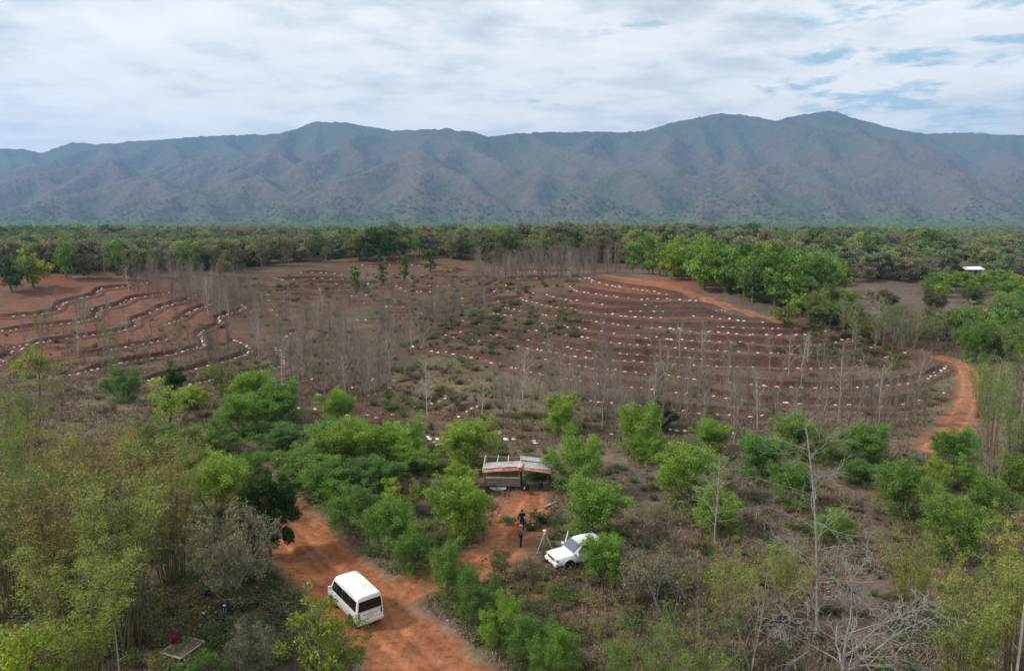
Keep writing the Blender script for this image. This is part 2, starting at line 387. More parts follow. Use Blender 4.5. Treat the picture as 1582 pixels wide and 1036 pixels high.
def leaf_mat(tint=None):
    m, b = mat('leaf'); oi = b.n('ShaderNodeObjectInfo'); rgb = b.n('ShaderNodeRGB'); rgb.outputs[0].default_value = (*(tint or (1, 1, 1)), 1); basec = rgb.outputs[0] if tint else oi.outputs['Color']; ge = b.n('ShaderNodeNewGeometry'); t = b.n('ShaderNodeTexCoord')
    r = ge.outputs['Random Per Island']
    c = b.mix(1.0, basec, b.ramp(r, [(0, (.52, .56, .5)), (.5, (.95, .97, .9)), (.85, (1.35, 1.22, 1.1)), (1, (1.75, 1.42, 1.2))]), 'MULTIPLY')
    cl = b.noise(t.outputs['Object'], 1.1, 3, .6)
    c = b.mix(1.0, c, b.ramp(cl, [(.33, (.72, .74, .8)), (.5, (1, 1, 1)), (.68, (1.25, 1.18, .95))]), 'MULTIPLY')
    orr = b.math('MULTIPLY', oi.outputs['Random'], 1.0)
    c = b.mix(1.0, c, b.ramp(orr, [(0, (.72, .84, .92)), (.5, (1, 1, 1)), (1, (1.24, 1.10, .95))]), 'MULTIPLY')
    b.l(c, b.p.inputs['Base Color']); b.p.inputs['Roughness'].default_value = .55; b.p.inputs['Specular IOR Level'].default_value = .25
    tr = b.n('ShaderNodeBsdfTranslucent'); tc_ = b.mix(1.0, c, (1.1, 1.25, .6), 'MULTIPLY'); b.l(tc_, tr.inputs[0])
    mx = b.n('ShaderNodeMixShader'); mx.inputs[0].default_value = .35; b.l(b.p.outputs[0], mx.inputs[1]); b.l(tr.outputs[0], mx.inputs[2]); b.l(mx.outputs[0], b.out.inputs[0])
    return m
def bark_mat(tint=None):
    m, b = mat('bark'); oi = b.n('ShaderNodeObjectInfo'); rgb = b.n('ShaderNodeRGB'); rgb.outputs[0].default_value = (*(tint or (1, 1, 1)), 1); basec = rgb.outputs[0] if tint else oi.outputs['Color']; t = b.n('ShaderNodeTexCoord')
    nz = b.noise(t.outputs['Object'], 5, 5, .65)
    c = b.mix(1.0, basec, b.ramp(nz, [(.3, (.6, .58, .55)), (.7, (1.3, 1.3, 1.3))]), 'MULTIPLY')
    c = b.mix(1.0, c, b.ramp(oi.outputs['Random'], [(0, (.75, .75, .78)), (1, (1.25, 1.22, 1.18))]), 'MULTIPLY')
    b.l(c, b.p.inputs['Base Color']); b.p.inputs['Roughness'].default_value = .9
    return m
EARTH, LEAF, BARK = ground_mat(), leaf_mat(), bark_mat()
idx = np.arange(NR * NC).reshape(NR, NC)
quads = np.stack([idx[:-1, :-1], idx[:-1, 1:], idx[1:, 1:], idx[1:, :-1]], -1).reshape(-1, 4)
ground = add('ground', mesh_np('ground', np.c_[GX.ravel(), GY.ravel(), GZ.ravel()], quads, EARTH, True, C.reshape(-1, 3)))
tag(ground, kind='structure')
# ------------------------------------------------------------------ mountains: a branching net of ridges, then fine relief
SKYL = [(-300,215),(0,228),(30,229),(66,235),(110,219),(150,222),(240,216),(330,209),(430,207),(460,198),(488,187),(530,189),(570,195),(600,200),(640,201),(690,199),(730,203),(755,211),(800,206),(850,204),(900,204),(960,204),(1000,200),(1050,185),(1110,174),(1150,177),(1200,187),(1240,175),(1285,171),(1320,181),(1370,196),(1430,206),(1480,205),(1530,207),(1582,209),(1900,222)]
MX0, MX1, MY0, MY1, CS = -7600, 7600, 3250, 8200, 36.0
mnx = int((MX1 - MX0) / CS) + 1; mny = int((MY1 - MY0) / CS) + 1
APEX = [(165,243,5200),(60,262,4900),(430,222,5600),(400,268,4600),(300,290,4200),(650,233,4900),(540,262,4700),(230,268,4700),(520,300,4000),(838,258,4900),(969,256,4800),
        (900,290,4100),(770,265,5300),(1130,250,4900),(1156,281,4300),(1030,225,5800),(1217,236,5300),(1100,300,3950),(1270,285,4300),(1399,248,4900),(1350,230,5700),(1480,262,4700),
        (1560,240,5200),(1500,300,4050),(700,300,3950),(100,300,4050),(-100,250,5000),(-200,280,4500),(1700,250,5000),(1800,280,4400),(20,318,3750),(430,313,3800),(620,318,3750),(960,318,3750),(1200,318,3800),(1400,313,3800),(330,235,5800),(585,225,5900),(700,222,6000),(880,225,5900)]
def ridged():
    """mountain heights as the upper envelope of a branching net of ridges with evenly steep sides"""
    rg = np.random.default_rng(21); sk = np.array(SKYL, float)
    def up(px, py, Y): rx, ry, rz = ray(px, py); return float(rx / ry * Y), float(CAMH + rz / ry * Y)
    R = []
    cr = []
    for px in np.arange(-700, 2300, 22.0):
        py = float(np.interp(px, sk[:, 0], sk[:, 1])); Y = 6500 + 420 * math.sin(px / 170.0) + 260 * math.sin(px / 71.0 + 1)
        x, z = up(px, py, Y); cr.append((x, Y, z))
    cr = np.array(cr); R.append((cr, 0))
    def bend(P, a):
        P = np.array(P, float); Q = [P[0]]
        for k in range(len(P) - 1):
            n = max(2, int(np.linalg.norm(P[k + 1, :2] - P[k, :2]) / 130)); d = P[k + 1] - P[k]; m = np.array((-d[1], d[0], 0)) / (np.linalg.norm(d[:2]) + 1e-6)
            ph = rg.uniform(0, 6.28); am = a * rg.uniform(.5, 1.2)
            for t in np.arange(1, n + 1) / n: Q.append(P[k] + d * t + m * am * math.sin(ph + t * 5) * math.sin(math.pi * t) + np.array((0, 0, rg.normal() * 5)))
        return np.array(Q)
    for px, py, Y in APEX:
        x, z = up(px, py, Y); j = np.argmin(np.abs(cr[:, 0] / cr[:, 1] - (x / Y + rg.normal() * .02))); c = cr[j]; mid = (np.array((x, Y, z)) * .62 + c * .38); mid[2] = z * .97
        R.append((bend([c, mid, (x, Y, z)], 60), 1))
        for s in (-1, 1, 0):
            if s == 0 and z < 150: continue
            L = min(z / .34, (Y - 3400) * 1.15) * rg.uniform(.8, 1.05); a = s * rg.uniform(.55, .95) + rg.normal() * .12; e = np.array((x + math.sin(a) * L, Y - math.cos(a) * L, max(0, z - L * .36) * .3))
            m_ = np.array((x, Y, z)) * .5 + e * .5; m_[2] = z * .56 + e[2] * .44 + rg.normal() * 8
            R.append((bend([(x, Y, z), m_, e], 45), 1))
    def kids(P, spacing, grade, lmax, side0, lv):
        out = []; sd = side0; acc = rg.uniform(0, spacing)
        for k in range(len(P) - 1):
            d = P[k + 1] - P[k]; L = np.linalg.norm(d[:2]); acc += L
            if acc < spacing: continue
            acc = rg.uniform(-.25, .25) * spacing; sd = -sd; p = P[k]
            if p[2] < 45: continue
            dn = d[:2] / (L + 1e-6) * (1 if d[2] < 0 else -1); ang = sd * rg.uniform(.75, 1.2)
            v = np.array((dn[0] * math.cos(ang) - dn[1] * math.sin(ang), dn[0] * math.sin(ang) + dn[1] * math.cos(ang)))
            if lv == 0: v = np.array((rg.normal() * .35, -1.0)); v /= np.linalg.norm(v)
            ln = min(lmax * rg.uniform(.6, 1.1), p[2] / grade); e = np.array((*(p[:2] + v * ln), p[2] - grade * ln * rg.uniform(.9, 1.1)))
            out.append(bend([p - (0, 0, 4), e], ln * .08))
        return out
    L1 = kids(cr, 520, .26, 1700, 1, 0); R += [(q, 1) for q in L1]
    L2 = []
    for P, lv in list(R):
        if lv == 1: L2 += kids(P, 250, .58, 620, rg.choice((-1, 1)), 1)
    L3 = []
    for P in L2: L3 += kids(P, 150, .72, 230, rg.choice((-1, 1)), 2)
    R += [(q, 2) for q in L2] + [(q, 3) for q in L3]
    X, Y = np.meshgrid(np.linspace(MX0, MX1, mnx), np.linspace(MY0, MY1, mny)); H = np.full(X.shape, -30.0)
    wob = (fbm(X / 300, Y / 300, 3, 15) - .5) * .22
    for P, lv in R:
        K = (.70, .84, .94, 1.0)[lv]
        for a, b in zip(P[:-1], P[1:]):
            rad = max(a[2], b[2], 0) / K + 60; x0, x1 = min(a[0], b[0]) - rad, max(a[0], b[0]) + rad; y0, y1 = min(a[1], b[1]) - rad, max(a[1], b[1]) + rad
            c0, c1 = max(0, int((x0 - MX0) / CS)), min(mnx, int((x1 - MX0) / CS) + 2); r0, r1 = max(0, int((y0 - MY0) / CS)), min(mny, int((y1 - MY0) / CS) + 2)
            if c1 <= c0 or r1 <= r0: continue
            xx, yy = X[r0:r1, c0:c1], Y[r0:r1, c0:c1]; d = b[:2] - a[:2]; t = np.clip(((xx - a[0]) * d[0] + (yy - a[1]) * d[1]) / (d @ d + 1e-6), 0, 1)
            ds = np.hypot(xx - a[0] - t * d[0], yy - a[1] - t * d[1])
            H[r0:r1, c0:c1] = np.maximum(H[r0:r1, c0:c1], a[2] + (b[2] - a[2]) * t - K * (1 + wob[r0:r1, c0:c1]) * (np.sqrt(ds * ds + 900) - 30))
    return H
def blur(A, r):
    k = np.hanning(2 * r + 3)[1:-1]; k /= k.sum()
    A = np.apply_along_axis(lambda v: np.convolve(np.pad(v, r, mode='edge'), k, 'valid'), 0, A)
    return np.apply_along_axis(lambda v: np.convolve(np.pad(v, r, mode='edge'), k, 'valid'), 1, A)
MZ = ridged(); MZ = MZ * .6 + blur(MZ, 1) * .4
def bicub(A, fx, fy):
    def w(t): return [(-t**3 + 3*t**2 - 3*t + 1) / 6, (3*t**3 - 6*t**2 + 4) / 6, (-3*t**3 + 3*t**2 + 3*t + 1) / 6, t**3 / 6]
    ix = np.clip(np.floor(fx).astype(int), 1, A.shape[1] - 3); iy = np.clip(np.floor(fy).astype(int), 1, A.shape[0] - 3)
    wx = w(fx - ix); wy = w(fy - iy); s = 0
    for j in range(4):
        for i in range(4): s = s + wy[j] * wx[i] * A[iy + j - 1, ix + i - 1]
    return s
mu = np.linspace(-.95, .95, 1500); my = np.concatenate([np.linspace(3360, 6900, 520), np.linspace(6920, 8080, 25)])
HX = mu[None] * my[:, None]; HY = np.broadcast_to(my[:, None], HX.shape)
HZ0 = bicub(MZ, (HX - MX0) / CS, (HY - MY0) / CS); HZ = np.maximum(HZ0, 0) / 800
# lift every azimuth so that its crest stands as high over the plain as the range really does
sk = np.array(SKYL, float); tx = PW / 2 + F * mu / CP
rx_, ry_, rz_ = ray(sk[:, 0], sk[:, 1]); target = np.interp(mu, rx_ / ry_, rz_ / ry_)
def crest(Hm): return ((Hm - CAMH) / HY).max(0)
HM = np.maximum(HZ0, -20)
for k in range(4):
    ratio = (target + .008) / (crest(HM) + .008)
    wdt = (61, 31, 15, 9)[k]; ker = np.hanning(wdt + 2)[1:-1]; ker /= ker.sum()
    ratio = np.convolve(np.pad(ratio, wdt // 2, mode='edge'), ker, 'valid')
    wy_ = .35 + .65 * sstep(4000, 6000, HY)
    HM = HM * (1 + (ratio[None] - 1) * wy_)
rough = fbm(HX / 260, HY / 260, 5, 13)
HM = HM + (np.abs(rough - .5) * -2 + .3) * 16 * sstep(.02, .25, HZ)
HM = HM + (fbm(HX / 22, HY / 22, 3, 23) - .5) * 19 + (fbm(HX / 90, HY / 90, 2, 29) - .5) * 16 * sstep(.02, .2, HZ)
HM = HM - 6 - 20 * (1 - sstep(3360, 3500, HY)) + 0
veg = fbm(HX / 420, HY / 420, 4, 51); v2 = fbm(HX / 60, HY / 60, 3, 61); v3 = fbm(HX / 19, HY / 19, 2, 71)
MC = np.zeros(HX.shape + (3,)); MC[:] = (.112, .090, .074)
MC = lerp(MC, (.060, .090, .036), sstep(.42, .66, veg) * .6)
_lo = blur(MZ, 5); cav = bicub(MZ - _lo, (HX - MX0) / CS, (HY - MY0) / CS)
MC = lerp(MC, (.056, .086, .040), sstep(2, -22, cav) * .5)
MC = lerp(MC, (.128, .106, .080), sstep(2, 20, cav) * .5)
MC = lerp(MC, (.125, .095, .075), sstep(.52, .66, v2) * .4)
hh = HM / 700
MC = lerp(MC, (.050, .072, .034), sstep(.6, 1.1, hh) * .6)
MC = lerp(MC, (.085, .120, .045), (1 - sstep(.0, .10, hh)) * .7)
MC = MC * (.80 + .40 * v3[..., None])
mi = np.arange(HX.size).reshape(HX.shape)
mq = np.stack([mi[:-1, :-1], mi[:-1, 1:], mi[1:, 1:], mi[1:, :-1]], -1).reshape(-1, 4)
mm, mb = mat('forested slope'); va = mb.n('ShaderNodeVertexColor', layer_name='col'); mt = mb.n('ShaderNodeTexCoord')
vn = mb.noise(mt.outputs['Object'], .055, 4, .7)
mb.l(mb.mix(1.0, va.outputs[0], mb.ramp(vn, [(.3, (.65, .65, .65)), (.5, (1, 1, 1)), (.7, (1.4, 1.4, 1.35))]), 'MULTIPLY'), mb.p.inputs['Base Color'])
mb.p.inputs['Roughness'].default_value = 1; mb.p.inputs['Specular IOR Level'].default_value = 0
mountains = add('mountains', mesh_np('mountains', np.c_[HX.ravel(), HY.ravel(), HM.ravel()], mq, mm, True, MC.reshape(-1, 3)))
tag(mountains, kind='structure')
# ------------------------------------------------------------------ plant kinds
def tube_set(paths, sides=4):
    """paths: list of (points (n,3), radii (n)); one mesh of tapered tubes"""
    V = []; Q = []; off = 0
    ang = np.arange(sides) * 2 * math.pi / sides
    ca, sa = np.cos(ang), np.sin(ang)
    for P, R in paths:
        P = np.asarray(P, float); R = np.asarray(R, float); n = len(P)
        t = np.gradient(P, axis=0); t /= np.linalg.norm(t, axis=1)[:, None] + 1e-9
        ref = np.array([1.0, 0, 0]) if abs(t[0, 0]) < .8 else np.array([0, 1.0, 0])
        a = np.cross(t, ref); a /= np.linalg.norm(a, axis=1)[:, None] + 1e-9; b = np.cross(t, a)
        ring = P[:, None] + R[:, None, None] * (ca[None, :, None] * a[:, None] + sa[None, :, None] * b[:, None])
        V.append(ring.reshape(-1, 3)); i = off + np.arange(n * sides).reshape(n, sides); j = np.roll(i, -1, 1)
        Q.append(np.stack([i[:-1], j[:-1], j[1:], i[1:]], -1).reshape(-1, 4)); off += n * sides
    return np.concatenate(V), np.concatenate(Q)
def unit(v): return v / (np.linalg.norm(v, axis=-1, keepdims=True) + 1e-9)
def leaf_set(rg, Cn, length, width, flat=.5, dirs=None, droop=0):
    """one bent-free quad per point: Cn centres (n,3)"""
    n = len(Cn)
    d = rg.normal(size=(n, 3)); d[:, 2] *= flat
    if dirs is not None: d = d * .6 + dirs * 1.2
    d[:, 2] -= droop; d = unit(d)
    s = rg.normal(size=(n, 3)); s[:, 2] *= flat; s = unit(s - (s * d).sum(1)[:, None] * d)
    L = (length * rg.uniform(.6, 1.3, n))[:, None] / 2; Wd = (width * rg.uniform(.6, 1.3, n))[:, None] / 2
    V = np.stack([Cn - d * L, Cn + s * Wd - d * L * .1, Cn + d * L, Cn - s * Wd - d * L * .1], 1).reshape(-1, 3)
    return V, np.arange(4 * n).reshape(n, 4)
def wander(rg, p, d, length, n, jit, lift=0.0, grav=0.0):
    P = [np.array(p, float)]; d = unit(np.array(d, float)); st = length / n
    for k in range(n):
        d = unit(d + rg.normal(size=3) * jit + np.array([0, 0, lift - grav * (k / n)])); P.append(P[-1] + d * st)
    return np.array(P), d
def along(P, t):
    k = t * (len(P) - 1); i = min(int(k), len(P) - 2); return P[i] + (P[i + 1] - P[i]) * (k - i), unit(P[i + 1] - P[i])
def tree_paths(rg, p, d, length, r, level, spec, out, tips):
    """recursive limbs. spec[level] = (n_seg, jitter, lift, n_children, (t0, t1), (a0, a1) angle, length ratio, radius ratio)"""
    seg, jit, lift, nch, tr, an, lr, rr = spec[level]
    P, dd = wander(rg, p, d, length, seg, jit, lift)
    R = np.linspace(r, r * .32, len(P)); out.append((P, R))
    if level == len(spec) - 1: tips.append((P, level)); return
    ph = rg.uniform(0, 6.28)
    for k in range(nch):
        t = tr[0] + (tr[1] - tr[0]) * (k + rg.uniform(.1, .9)) / nch
        q, dv = along(P, t); a = rg.uniform(*an); ph += 2.4 + rg.uniform(-.5, .5)
        ref = np.array([1.0, 0, 0]) if abs(dv[0]) < .8 else np.array([0, 1.0, 0]); u = unit(np.cross(dv, ref)); w = np.cross(dv, u)
        nd = dv * math.cos(a) + (u * math.cos(ph) + w * math.sin(ph)) * math.sin(a)
        rad = max(.009, r * (1 - .68 * t) * rr)
        tree_paths(rg, q, nd, length * lr * rg.uniform(.65, 1.2) * (1.1 - .45 * t), rad, level + 1, spec, out, tips)
LEAFN = {}
def acacia(seed, fronds=21000, frond=(.17, .055)):
    """bushy feathery tree 4 m high, 4.4 m across, many stems from the ground"""
    rg = np.random.default_rng(seed); out = []; tips = []
    spec = [(7, .10, .05, 9, (.25, 1), (.3, .95), .52, .6), (5, .14, .03, 6, (.2, 1), (.3, .9), .5, .6), (4, .18, .0, 0, (0, 1), (0, 1), 0, 0)]
    ns = rg.integers(6, 9)
    for k in range(ns):
        a = k * 2.4 + rg.uniform(-.4, .4); tl = rg.uniform(.12, .75) if k else .1
        tree_paths(rg, (math.cos(a) * .15, math.sin(a) * .15, 0), (math.cos(a) * math.sin(tl), math.sin(a) * math.sin(tl), math.cos(tl)), rg.uniform(3.0, 3.9) * (1 - .2 * tl), .045, 0, spec, out, tips)
    P = np.concatenate([t[0][1:] for t in tips] + [t[0][3:] for t in tips])
    sk = [wander(rg, (math.cos(a) * .4, math.sin(a) * .4, .1), (math.cos(a), math.sin(a), rg.uniform(.15, .8)), rg.uniform(1.3, 2.3), 6, .2)[0] for a in rg.uniform(0, 6.28, 46)]
    out += [(q, np.linspace(.014, .004, 7)) for q in sk]
    P = np.concatenate([P] + [q[2:] for q in sk] * 3)
    w = .3 + rg.random(len(P)) ** 2; w *= np.clip(.35 + P[:, 2] * .5, .2, 1.4)
    c = P[rg.choice(len(P), fronds // 9, p=w / w.sum())]
    c = np.repeat(c, 9, 0) + rg.normal(size=(len(c) * 9, 3)) * (.17, .17, .10)
    outw = unit(c * (1, 1, .3) + 1e-6) ; V, Q = leaf_set(rg, c, frond[0], frond[1], .45, outw * .5, .15)
    m = c[:, 2] > .12; V = V.reshape(-1, 4, 3)[m].reshape(-1, 3); Q = np.arange(len(V)).reshape(-1, 4)
    h = np.percentile(V[:, 2], 99.0); return tube_set(out, 3), (V, Q), h
def broadleaf(seed, n=5200, leaf=(.26, .15), H=7.0, Rr=3.2, base=.25, clumps=46, gap=.55):
    rg = np.random.default_rng(seed); out = []; tips = []
    spec = [(6, .08, .06, 8, (.35, 1), (.45, 1.0), .62, .6), (5, .13, .10, 5, (.3, 1), (.4, .9), .5, .6), (4, .16, .0, 0, (0, 1), (0, 1), 0, 0)]
    tree_paths(rg, (0, 0, 0), (0, 0, 1), H * .78, H * .026, 0, spec, out, tips)
    cc = []
    while len(cc) < clumps:
        p = unit(rg.normal(size=3)) * rg.random() ** .45
        q = np.array([p[0] * Rr, p[1] * Rr, H * (base + (1 - base) * (.5 + .5 * p[2]))]); cc.append(q * (1 + .1 * rg.normal()))
    cc = np.array(cc); cr = rg.uniform(.45, 1.0, clumps) * Rr * .36
    k = rg.choice(clumps, n, p=cr ** 2 / (cr ** 2).sum())
    d = unit(rg.normal(size=(n, 3))); rad = (rg.random(n) ** .4)[:, None]
    c = cc[k] + d * rad * cr[k][:, None] * (1, 1, .75)
    V, Q = leaf_set(rg, c, leaf[0], leaf[1], .7, d * .5); return tube_set(out, 4), (V, Q), H
def bamboo(seed, H=10.5, culms=40, n=12500, leafy=1.0):
    rg = np.random.default_rng(seed); out = []; cen = []; dr = []
    for k in range(culms):
        a = rg.uniform(0, 6.28); r0 = .75 * math.sqrt(rg.random()); ln = H * rg.uniform(.62, 1.05); le = rg.uniform(.01, .17)
        az = a + rg.normal() * .5
        P, d = wander(rg, (math.cos(a) * r0, math.sin(a) * r0, 0), (math.cos(az) * le, math.sin(az) * le, 1), ln, 13, .022, 0, .0)
        P = P + np.linspace(0, 1, 14)[:, None] ** 3 * np.array([math.cos(az), math.sin(az), -.35]) * ln * rg.uniform(.03, .17)
        out.append((P, np.linspace(.042, .010, 14)))
        for j in range(15):
            t = rg.uniform(.30, 1) ** .75
            q, dv = along(P, t); az2 = rg.uniform(0, 6.28); L = rg.uniform(.35, 1.05) * (1.25 - .6 * t)
            B, bd = wander(rg, q, (math.cos(az2), math.sin(az2), .9), L, 4, .12, 0, .5); out.append((B, np.linspace(.009, .004, 5)))
            cen.append(B[1:]); dr.append(np.repeat(unit(B[-1] - B[0])[None], len(B) - 1, 0))
    cen = np.concatenate(cen); dr = np.concatenate(dr)
    w = .12 + (cen[:, 2] / H) ** 1.3; k = rg.choice(len(cen), int(n * leafy) // 8, p=w / w.sum()); k = np.repeat(k, 8)
    c = cen[k] + rg.normal(size=(len(k), 3)) * (.15, .15, .12)
    V, Q = leaf_set(rg, c, .19, .034, .6, dr[k] * .5, .25); return tube_set(out, 3), (V, Q), H
def bare(seed, kind):
    rg = np.random.default_rng(seed); out = []; tips = []
    if kind == 'sapling':      # straight stem, short rising twigs
        spec = [(9, .035, .03, 30, (.22, 1), (.5, .95), .27, .46), (4, .10, .09, 6, (.3, 1), (.3, .8), .5, .6), (3, .12, .05, 0, (0, 1), (0, 1), 0, 0)]
        tree_paths(rg, (0, 0, 0), (0, 0, 1), 7.0, .085, 0, spec, out, tips); H = 7.0
    elif kind == 'twin':
        spec = [(7, .06, .05, 12, (.25, 1), (.4, .9), .42, .5), (5, .10, .08, 5, (.25, 1), (.3, .9), .45, .6), (3, .12, .05, 0, (0, 1), (0, 1), 0, 0)]
        for a in (0, 2.2, 4.1): tree_paths(rg, (0, 0, 0), (math.cos(a) * .3, math.sin(a) * .3, 1), 6.0, .06, 0, spec, out, tips)
        H = 6.6
    elif kind == 'tall':
        spec = [(12, .022, .03, 26, (.22, 1), (.8, 1.35), .26, .38), (5, .16, .05, 6, (.3, 1), (.4, 1.0), .45, .6), (4, .18, .02, 3, (.3, 1), (.4, .9), .5, .7), (3, .18, .02, 0, (0, 1), (0, 1), 0, 0)]
        tree_paths(rg, (0, 0, 0), (.05, 0, 1), 12, .085, 0, spec, out, tips); H = 12
    elif kind == 'spreading':
        spec = [(5, .07, .02, 9, (.35, 1), (.6, 1.15), .95, .62), (7, .16, .03, 7, (.2, 1), (.4, 1.0), .50, .62), (6, .24, .03, 6, (.2, 1), (.4, 1.0), .52, .65), (5, .28, .0, 4, (.2, 1), (.4, 1.0), .5, .7), (3, .25, .0, 0, (0, 1), (0, 1), 0, 0)]
        tree_paths(rg, (0, 0, 0), (0, 0, 1), 4.4, .105, 0, spec, out, tips); H = 7.4
    elif kind == 'thorny':     # dense grey twiggy bush
        spec = [(6, .12, .03, 10, (.2, 1), (.4, 1.0), .55, .55), (5, .2, .0, 7, (.2, 1), (.4, 1.1), .5, .6), (4, .24, -.02, 5, (.2, 1), (.4, 1.0), .5, .7), (3, .25, -.03, 0, (0, 1), (0, 1), 0, 0)]
        for k in range(7):
            a = k * 2.4; tree_paths(rg, (0, 0, 0), (math.cos(a) * .5, math.sin(a) * .5, 1), 3.1, .06, 0, spec, out, tips)
        H = 4.0
    elif kind == 'dark':       # slanting dark limbs
        spec = [(7, .12, .04, 6, (.3, 1), (.35, .8), .72, .62), (6, .14, .06, 6, (.25, 1), (.35, .9), .55, .6), (5, .18, .04, 5, (.25, 1), (.4, .9), .5, .6), (3, .2, .02, 0, (0, 1), (0, 1), 0, 0)]
        for a in (0.3, 2.6, 4.3): tree_paths(rg, (0, 0, 0), (math.cos(a) * .75, math.sin(a) * .35, 1), 5.6, .12, 0, spec, out, tips)
        H = 6.6
    return out, tips, H, rg
def weed(seed, n=760, H=1.0, leaf=(.13, .055)):
    rg = np.random.default_rng(seed); out = []
    cs = []
    for k in range(16):
        a = rg.uniform(0, 6.28); P, d = wander(rg, (0, 0, 0), (math.cos(a) * .8, math.sin(a) * .8, 1), H * rg.uniform(.6, 1.1), 4, .15); out.append((P, np.linspace(.014, .005, 5))); cs.append(P[1:])
    cs = np.concatenate(cs); c = cs[rg.integers(0, len(cs), n)] + rg.normal(size=(n, 3)) * .11
    c[:, 2] = np.abs(c[:, 2]); return tube_set(out, 3), leaf_set(rg, c, leaf[0], leaf[1], .5), H
PROTO = {}
def proto(key, build, wood_name, crown_name, woodc, unit_w):
    (wv, wq), leaves, H = build
    wm = mesh_np(key + ' wood', wv, wq, BARK, True)
    lm = mesh_np(key + ' leaves', leaves[0], leaves[1], LEAF) if leaves is not None else None
    ev = leaves[0] if leaves is not None and key not in ('darkbare', 'budding') else wv
    cx_, cy_ = np.median(ev[:, 0]), np.median(ev[:, 1])
    W_ = 2.0 * float(np.percentile(np.hypot(ev[:, 0] - cx_, ev[:, 1] - cy_), 94)); H = float(np.percentile(ev[:, 2], 99.3))
    PROTO.setdefault(key, []).append(dict(wm=wm, lm=lm, H=H, W=W_ if key not in ('sapling', 'budding', 'twin', 'tallbare', 'darkbare') else unit_w, wn=wood_name, ln=crown_name, wc=woodc))
for s in range(6): proto('acacia', acacia(100 + s), 'stem', 'crown', (.16, .12, .09), 4.0)
for s in range(3): proto('hedge_acacia', acacia(140 + s, 26000, (.14, .045)), 'stem', 'crown', (.15, .12, .09), 3.8)
for s in range(4): proto('broadleaf', broadleaf(200 + s), 'trunk', 'crown', (.13, .10, .08), 6.6)
for s in range(2): proto('darkleaf', broadleaf(230 + s, 22000, (.20, .13), 5.5, 2.3, .10, 60), 'trunk', 'crown', (.10, .08, .06), 4.2)
for s in range(4): proto('bamboo', bamboo(300 + s), 'culm', 'foliage', (.15, .13, .06), 5.2)
for s in range(2): proto('thinbamboo', bamboo(330 + s, 9.0, 22, 9000), 'culm', 'foliage', (.17, .145, .07), 4.6)
for s in range(3): proto('sprig', broadleaf(260 + s, 2600, (.15, .09), 4.0, 1.5, .2, 34), 'trunk', 'crown', (.14, .11, .08), 3.0)
for s in range(4): proto('weed', weed(400 + s), 'stem', 'foliage', (.1, .12, .05), 1.6)
def bareproto(key, kind, seeds, color, w, leaves=0, sides=3):
    for s in seeds:
        out, tips, H, rg = bare(s, kind); lv = None
        if leaves:
            P = np.concatenate([t[0] for t in tips]); c = P[rg.integers(0, len(P), leaves)] + rg.normal(size=(leaves, 3)) * .10
            lv = leaf_set(rg, c, .16, .09, .6)
        zs = max(p[0][:, 2].max() for p in out)
        proto(key, (tube_set(out, sides), lv, zs), 'trunk', 'leaves', color, w)
bareproto('sapling', 'sapling', range(500, 505), (.215, .175, .145), 2.6)
bareproto('twin', 'twin', range(520, 523), (.23, .19, .16), 4.4)
bareproto('tallbare', 'tall', (540, 541), (.27, .25, .23), 5.0, sides=5)
bareproto('spreading', 'spreading', (560, 561), (.32, .295, .265), 9.0, sides=5)
bareproto('thorny', 'thorny', (580, 581), (.27, .25, .225), 5.5, leaves=5200)
bareproto('darkbare', 'dark', (600, 601), (.13, .105, .09), 7.5, leaves=700, sides=5)
bareproto('budding', 'sapling', (510, 511), (.26, .22, .18), 2.6, leaves=900)
CNT = {}
def plant(kind, name, x, y, h, w, tint, label, cat='tree', group=None, v=None, rz=None, z=None, woodc=None):
    ps = PROTO[kind]; CNT[kind] = CNT.get(kind, -1) + 1; p = ps[(CNT[kind] if v is None else v) % len(ps)]
    o = thing(name, label, cat, (x, y, (float(gz(x, y)) if z is None else z) - .05), random.uniform(0, 6.28) if rz is None else rz, group)
    o.scale = (w / p['W'], w / p['W'], h / p['H'])
    add(p['wn'], p['wm'], o, color=woodc or p['wc'])
    if p['lm']: add(p['ln'], p['lm'], o, color=tint)
    return o
def px_plant(kind, name, px, yb, yt, wpx, tint, label, cat='tree', **k):
    """a plant whose foot shows at (px, yb) in the photo, crown top at yt, wpx wide: real size from its distance"""
    x, y, z = at(px, yb); dep = y * CP - (z - CAMH) * SP
    _, ry, rz_ = ray(px, yt); h = max(.4, (CAMH + float(rz_ / ry) * y) - z); w = wpx / F * dep * (.9 if kind in ('acacia', 'hedge_acacia') else 1)
    return plant(kind, name, x, y, h, w, tint, label, cat, **k)
G1, G2, G3, G4 = (.180, .310, .058), (.215, .355, .062), (.145, .250, .060), (.25, .36, .06)
OL, BM, BM2, DK, BR = (.22, .27, .07), (.31, .32, .085), (.30, .25, .105), (.05, .11, .025), (.15, .12, .085)
A = 'acacia'; N = 'acacia_bush'; grow = 'feathery green bush'
